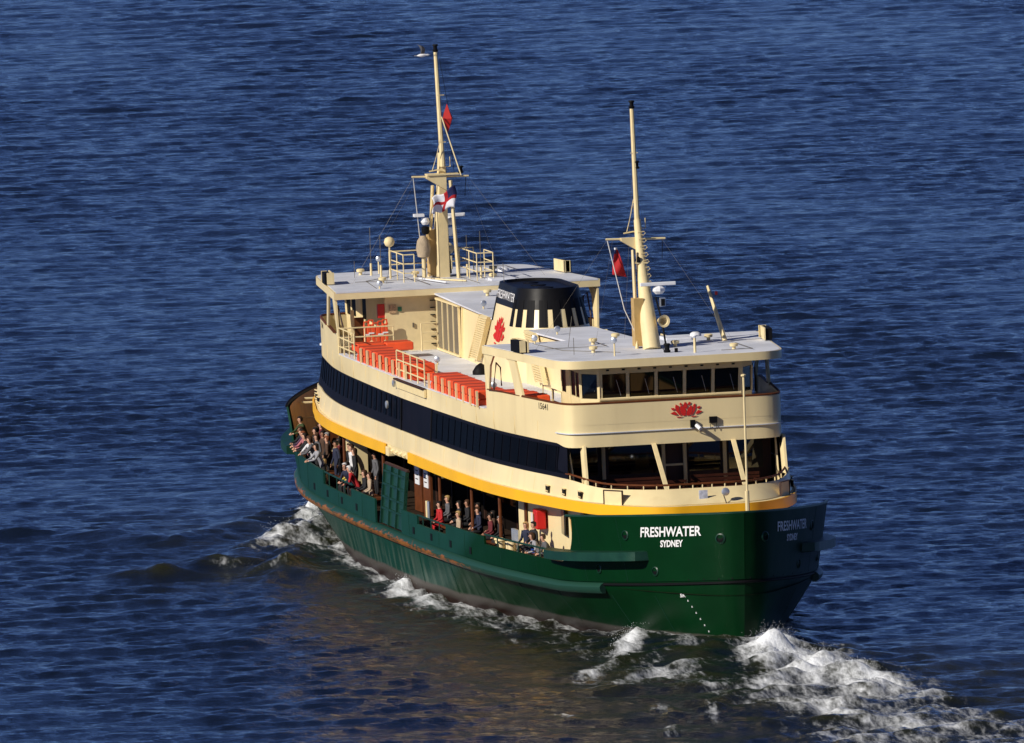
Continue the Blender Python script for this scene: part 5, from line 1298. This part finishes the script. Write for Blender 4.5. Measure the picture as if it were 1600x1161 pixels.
# ------------------------------------------------------------------ passengers
def person_mesh(pose):
    """one continuous skinned body; returns mesh with material slots skin, top, trousers, shoes"""
    P = {}; E_ = []; R = {}; reg = {}
    def v(n, co, rad, rg, par=None):
        P[n] = Vector(co); R[n] = rad; reg[n] = rg
        if par: E_.append((par, n))
    sit = pose in ('sit', 'lean'); f = {'stand': .04, 'rail': .22, 'sit': .05, 'lean': .30}[pose]   # forward lean; +x is forward
    H0 = .48 if sit else .86
    v('pelvis', (0, 0, H0), (.15, .12), 1)
    v('waist', (f * .3, 0, H0 + .17), (.14, .105), 1, 'pelvis')
    v('chest', (f * .75, 0, H0 + .36), (.165, .115), 1, 'waist')
    v('shoulder', (f, 0, H0 + .50), (.12, .09), 1, 'chest')
    v('neck', (f * 1.1, 0, H0 + .575), (.052, .052), 0, 'shoulder')
    v('jaw', (f * 1.15 + .025, 0, H0 + .635), (.062, .068), 0, 'neck')
    v('head', (f * 1.2 + .01, 0, H0 + .72), (.078, .092), 0, 'jaw')
    v('crown', (f * 1.2, 0, H0 + .785), (.06, .07), 0, 'head')
    for sg, n in ((1, 'l'), (-1, 'r')):
        v('sh' + n, (f, sg * .17, H0 + .47), (.06, .06), 1, 'shoulder')
        if pose == 'rail': el, wr = (f + .18, sg * .24, H0 + .26), (f + .36, sg * .12, H0 + .22)
        elif pose == 'lean': el, wr = (f + .06, sg * .26, H0 + .22), (f + .24, sg * .10, H0 + .16)
        elif pose == 'sit': el, wr = (f + .02, sg * .24, H0 + .22), (f + .24, sg * .14, H0 + .12)
        else: el, wr = (f - .02, sg * .23, H0 + .22), (f + .08, sg * .25, H0 - .02)
        v('el' + n, el, (.047, .047), 1, 'sh' + n)
        v('wr' + n, wr, (.034, .034), 1, 'el' + n)
        dv = (Vector(wr) - Vector(el)).normalized()
        hd = Vector(wr) + dv * .07
        v('hd' + n, hd, (.040, .022), 0, 'wr' + n)
        v('hip' + n, (0, sg * .09, H0 - .05), (.095, .095), 2, 'pelvis')
        if sit: kn, an = (.42, sg * .11, H0 - .02), (.44, sg * .11, .09)
        else: kn, an = (.02, sg * .10, .46), (-.01, sg * .10, .09)
        kn = (kn[0] - .08, kn[1], kn[2]) if sit else kn; an = (an[0] - .14, an[1], an[2]) if sit else an
        v('kn' + n, kn, (.062, .062), 2, 'hip' + n)
        v('an' + n, an, (.042, .042), 2, 'kn' + n)
        v('toe' + n, Vector(an) + Vector((.16, 0, -.04)), (.045, .035), 3, 'an' + n)
    names = list(P); me = bpy.data.meshes.new('p')
    me.from_pydata([P[n] for n in names], [(names.index(a), names.index(c)) for a, c in E_], [])
    ob = bpy.data.objects.new('p', me); C.objects.link(ob)
    ob.modifiers.new('skin', 'SKIN'); sb = ob.modifiers.new('sub', 'SUBSURF'); sb.levels = 1; sb.render_levels = 1
    for i, n in enumerate(names):
        d_ = me.skin_vertices[0].data[i]; d_.radius = R[n]; d_.use_root = (n == 'pelvis')
    bpy.context.view_layer.update()
    out = bpy.data.meshes.new_from_object(ob.evaluated_get(bpy.context.evaluated_depsgraph_get())); out.name = 'person_body'
    bpy.data.objects.remove(ob)
    bm = bmesh.new(); bm.from_mesh(out)
    # fingers and thumb rooted in each palm, and a nose
    for n in ('l', 'r'):
        sg = 1 if n == 'l' else -1
        h_, w_ = P['hd' + n], P['wr' + n]; dv = (h_ - w_).normalized(); sd = dv.cross(Vector((0, 0, 1))).normalized()
        fingers = [(k * .017 - .026, (.060, .072, .068, .052)[k], dv + Vector((0, 0, -.35))) for k in range(4)] + [(.034 * sg, .045, dv * .5 + sd * sg * .9)]
        for off, ln, dr in fingers:
            dr = dr.normalized(); a0 = h_ + sd * off; sd2 = dr.cross(Vector((0, .3, 1))).normalized(); up = dr.cross(sd2)
            vs = []
            for t, r_ in ((0, .0085), (.55, .008), (1, .0055)):
                c_ = a0 + dr * (ln * t) + Vector((0, 0, -.012 * t * t))
                vs.append([bm.verts.new(c_ + (sd2 * x_ + up * y_) * r_) for x_, y_ in ((1, 1), (-1, 1), (-1, -1), (1, -1))])
            for a_, b_ in zip(vs[:-1], vs[1:]):
                for q in range(4): bm.faces.new((a_[q], a_[(q + 1) % 4], b_[(q + 1) % 4], b_[q]))
            bm.faces.new(vs[-1])
    hx = P['head']; nb = [bm.verts.new(hx + Vector(c_)) for c_ in ((.085, -.014, -.035), (.085, .014, -.035), (.085, 0, .02), (.112, 0, -.028))]
    for q in ((0, 1, 3), (1, 2, 3), (2, 0, 3)): bm.faces.new([nb[i] for i in q])
    bm.to_mesh(out); bm.free()
    segs = [(P[a], P[c], reg[c], R[c]) for a, c in E_]
    out.materials.clear()
    for k in range(4): out.materials.append(SKIN1)
    idx = []
    for p in out.polygons:
        c_ = p.center; best = None
        for a, q, rg, rd in segs:
            ab = q - a; t = max(0, min(1, (c_ - a).dot(ab) / ab.length_squared)); dd = (a + ab * t - c_).length / (sum(rd) / 2 + .02)
            if best is None or dd < best[0]: best = (dd, rg)
        idx.append(best[1])
    out.polygons.foreach_set('material_index', idx); out.polygons.foreach_set('use_smooth', [True] * len(idx))
    return out, hx.copy(), P['crown'].copy()
POSES = {k: person_mesh(k) for k in ('stand', 'rail', 'sit', 'lean')}
def hair_mesh(kind):
    b = MB(); rows = []
    n = 12; rings_ = [(1.0, .15), (.86, .60), (.55, .93), (.15, 1.02), (-.30, .98), (-.75, .9)] if kind == 'short' else [(1.0, .15), (.86, .62), (.55, .97), (.1, 1.06), (-.5, 1.06), (-1.2, 1.0), (-1.7, .8)]
    for h_, r_ in rings_:
        row = []
        for j in range(n):
            th = 2 * math.pi * j / n; fx = math.cos(th)
            zz = h_ * .105
            if fx > .35 and h_ < .3: zz = .3 * .105 + .02      # fringe stays above the face
            row.append((fx * .112 * r_ - .012, math.sin(th) * .098 * r_, zz))
        rows.append(row)
    for a, c_ in zip(rows[:-1], rows[1:]): b.strip(a, c_, True)
    b.add(rows[0], [tuple(range(n))])
    return b.mesh('hair', None, smooth=80)
HAIR = {k: hair_mesh(k) for k in ('short', 'long')}
EYES = MB().lathe((.082, .030, .006), [(0, .012), (.008, .006)], 6, (1, 0, 0)).lathe((.082, -.030, .006), [(0, .012), (.008, .006)], 6, (1, 0, 0)).box((.078, 0, -.062), (.012, .04, .008)).mesh('features', mat('eyes and lips', (.06, .025, .02), .5))
def cloth_mat(nm, col): return mat('cloth ' + nm, col, .85, var=.18, scale=9, bump=.15)
CL = dict(black=(.012, .012, .015), navy=(.015, .02, .05), green=(.028, .05, .012), white=(.66, .66, .68), grey=(.10, .10, .11), lgrey=(.30, .30, .33), red=(.42, .012, .015), brown=(.07, .035, .02), pink=(.40, .13, .15), beige=(.42, .32, .22), yellow=(.6, .48, .10), blue=(.05, .12, .35), purple=(.07, .03, .07), maroon=(.13, .015, .02))
HC = dict(dark=(.012, .008, .006), brown=(.06, .025, .010), blond=(.42, .27, .10), white=(.62, .60, .60), grey=(.28, .27, .27), ginger=(.20, .06, .02))
def person(x, y, z, face, pose, top, legs, hair, hairk, label, skin=SKIN1, sc=1.0, cap=None):
    """face: heading in degrees, 270 looks outboard over the sunlit side"""
    me, hd, cr = POSES[pose]
    o = empty('person', (x, y, z)); o.rotation_euler = (0, 0, math.radians(face)); o.scale = (sc,) * 3
    tag(o, label, 'person', 'passengers on the main deck')
    bd = link('body', me, o)
    for i, mm in enumerate((skin, cloth_mat(top, CL[top]), cloth_mat(legs, CL[legs]), BLACKM)):
        bd.material_slots[i].link = 'OBJECT'; bd.material_slots[i].material = mm
    hr = link('hair', HAIR[hairk], o, hd + Vector((0, 0, .015)))
    if not HAIR[hairk].materials: HAIR[hairk].materials.append(SKIN1)
    hr.material_slots[0].link = 'OBJECT'; hr.material_slots[0].material = mat('hair ' + hair, HC[hair], .6)
    link('features', EYES, o, hd)
    return o
DK = MAIN_DECK
def rail_y(x, ins=.42): return -(hull_w(x, 2.8) - ins)
PEOPLE = [
 # far group crowding the rounded end
 (-24.4, None, .30, 285, 'rail', 'green', 'black', 'dark', 'short', 'person in a dark green coat leaning out at the far end of the rail', SKIN1),
 (-23.5, None, .0, 275, 'rail', 'black', 'navy', 'brown', 'short', 'person in black crouched just inside the green coated passenger', SKIN2),
 (-22.4, None, .0, 270, 'rail', 'purple', 'black', 'dark', 'long', 'person in a plum top holding a camera at the rail', SKIN1),
 (-21.5, None, .0, 280, 'rail', 'pink', 'grey', 'ginger', 'short', 'person in a pink striped top with head bent over the rail', SKIN1),
 (-20.5, None, .0, 268, 'rail', 'black', 'black', 'dark', 'short', 'person in a black jacket with both arms on the bulwark', SKIN1),
 (-19.0, None, .04, 300, 'rail', 'white', 'navy', 'brown', 'long', 'person in a white shirt with a dark pack strap at the rail', SKIN1),
 (-18.1, None, .06, 262, 'rail', 'grey', 'black', 'brown', 'short', 'person in a charcoal T-shirt turned to the white shirted passenger', SKIN1),
 (-16.9, -4.75, -.28, 270, 'sit', 'beige', 'beige', 'blond', 'short', 'small person in beige below the charcoal T-shirt', SKIN1),
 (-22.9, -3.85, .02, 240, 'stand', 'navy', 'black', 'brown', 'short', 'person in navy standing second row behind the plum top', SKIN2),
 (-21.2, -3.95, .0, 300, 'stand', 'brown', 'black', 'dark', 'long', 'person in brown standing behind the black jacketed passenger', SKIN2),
 (-19.8, -4.05, .05, 280, 'stand', 'black', 'black', 'grey', 'short', 'grey haired person in black in the second row by the mesh gate', SKIN1),
 (-17.6, -4.05, .0, 250, 'stand', 'maroon', 'black', 'dark', 'short', 'person in dark maroon beside the cream bulkhead', SKIN2),
 (-14.5, -4.2, .02, 275, 'stand', 'white', 'black', 'brown', 'short', 'person in a white shirt standing in the doorway by the post', SKIN1),
 (-15.4, -4.1, .0, 300, 'stand', 'black', 'black', 'dark', 'short', 'person in a black suit beside the doorway', SKIN1),
 (-16.0, None, .0, 280, 'rail', 'lgrey', 'black', 'dark', 'long', 'dark haired person in light grey at the rail before the cream bulkhead', SKIN1),
 (-23.8, -3.5, .1, 260, 'stand', 'maroon', 'black', 'brown', 'short', 'person in maroon nearest the ochre bulwark lining', SKIN1),
 (-25.2, None, -.05, 275, 'rail', 'beige', 'brown', 'blond', 'short', 'person in a cream jacket lowest at the rounded far end', SKIN1),
 (-22.1, -4.05, .05, 275, 'stand', 'black', 'black', 'dark', 'short', 'tall person in black between the plum top and the second row', SKIN1),
 (-20.6, -4.3, -.05, 290, 'stand', 'grey', 'black', 'brown', 'long', 'long haired person in grey half hidden behind the black jacket', SKIN1),
 (-18.8, -4.25, .0, 255, 'stand', 'brown', 'black', 'ginger', 'short', 'red haired person in brown behind the white shirt', SKIN1),
 (-16.7, -4.35, .0, 285, 'stand', 'navy', 'navy', 'dark', 'short', 'person in navy just outboard of the cream bulkhead', SKIN2),
 (-13.2, -4.35, .0, 265, 'stand', 'black', 'black', 'brown', 'long', 'long haired person in black standing inside the open rail', SKIN1),
 (-10.6, -4.1, .05, 280, 'stand', 'grey', 'black', 'dark', 'short', 'person in grey standing behind the two white haired passengers', SKIN2),
 # between the post and the boarding gate
 (-12.1, None, .0, 275, 'sit', 'yellow', 'black', 'dark', 'short', 'person in a yellow and white top lifting a camera by the open rail', SKIN1),
 (-11.2, None, .05, 300, 'lean', 'navy', 'black', 'white', 'short', 'white haired person in a navy jacket leaning on the open rail', SKIN1),
 (-9.7, None, .05, 255, 'lean', 'red', 'black', 'white', 'short', 'white haired person with a red scarf beside the boarding gate', SKIN1),
 (-8.3, None, .0, 270, 'sit', 'black', 'black', 'brown', 'long', 'person in black and white seated next to the red scarf', SKIN1),
 (-7.2, None, .0, 265, 'sit', 'beige', 'brown', 'brown', 'short', 'person in beige resting an arm by the boarding gate', SKIN1),
 # amidships seats past the notices
 (4.9, -4.55, .10, 270, 'sit', 'grey', 'black', 'blond', 'short', 'person with a tan cap seated past the two white notices', SKIN1),
 (5.6, None, -.02, 280, 'sit', 'red', 'red', 'dark', 'short', 'person in bright red seated at the rail past the notices', SKIN1),
 (7.2, -4.6, .10, 265, 'sit', 'black', 'black', 'dark', 'long', 'dark haired person in black seated amidships', SKIN1),
 (8.7, None, -.12, 270, 'sit', 'beige', 'beige', 'blond', 'short', 'small person in pale beige at the amidships rail', SKIN1),
 (10.0, -4.5, .10, 280, 'sit', 'navy', 'black', 'brown', 'short', 'person in navy with a pale collar seated amidships', SKIN1),
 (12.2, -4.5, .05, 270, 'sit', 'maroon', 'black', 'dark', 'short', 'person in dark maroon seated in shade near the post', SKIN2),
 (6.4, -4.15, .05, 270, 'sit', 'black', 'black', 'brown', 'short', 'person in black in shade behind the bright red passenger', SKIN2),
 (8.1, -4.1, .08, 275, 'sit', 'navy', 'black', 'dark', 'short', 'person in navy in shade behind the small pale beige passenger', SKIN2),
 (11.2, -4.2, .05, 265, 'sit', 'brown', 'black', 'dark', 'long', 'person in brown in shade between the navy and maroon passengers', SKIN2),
 (13.4, -4.4, .05, 275, 'sit', 'black', 'black', 'grey', 'short', 'grey haired person in black seated last before the post', SKIN1),
 # the four by the red hose locker
 (18.0, None, .22, 300, 'sit', 'navy', 'black', 'blond', 'long', 'fair haired person in a dark suit seated left of the red locker', SKIN1),
 (19.4, -4.45, .34, 290, 'sit', 'black', 'black', 'dark', 'short', 'dark haired person in black behind the seated pair under the red locker', SKIN1),
 (19.5, None, -.02, 285, 'lean', 'lgrey', 'navy', 'brown', 'long', 'person in pale grey bending forward under the red locker', SKIN1),
 (20.8, None, .02, 275, 'lean', 'grey', 'black', 'brown', 'short', 'person in a dark checked coat hunched right of the red locker', SKIN1),
]
for (x, y, dz, face, pose, top, legs, hair, hk, lab, sk) in PEOPLE:
    yy = y if y is not None else rail_y(x, .50 if pose == 'rail' else .88)
    person(x, yy, DK + dz, face, pose, top, legs, hair, hk, lab, sk)
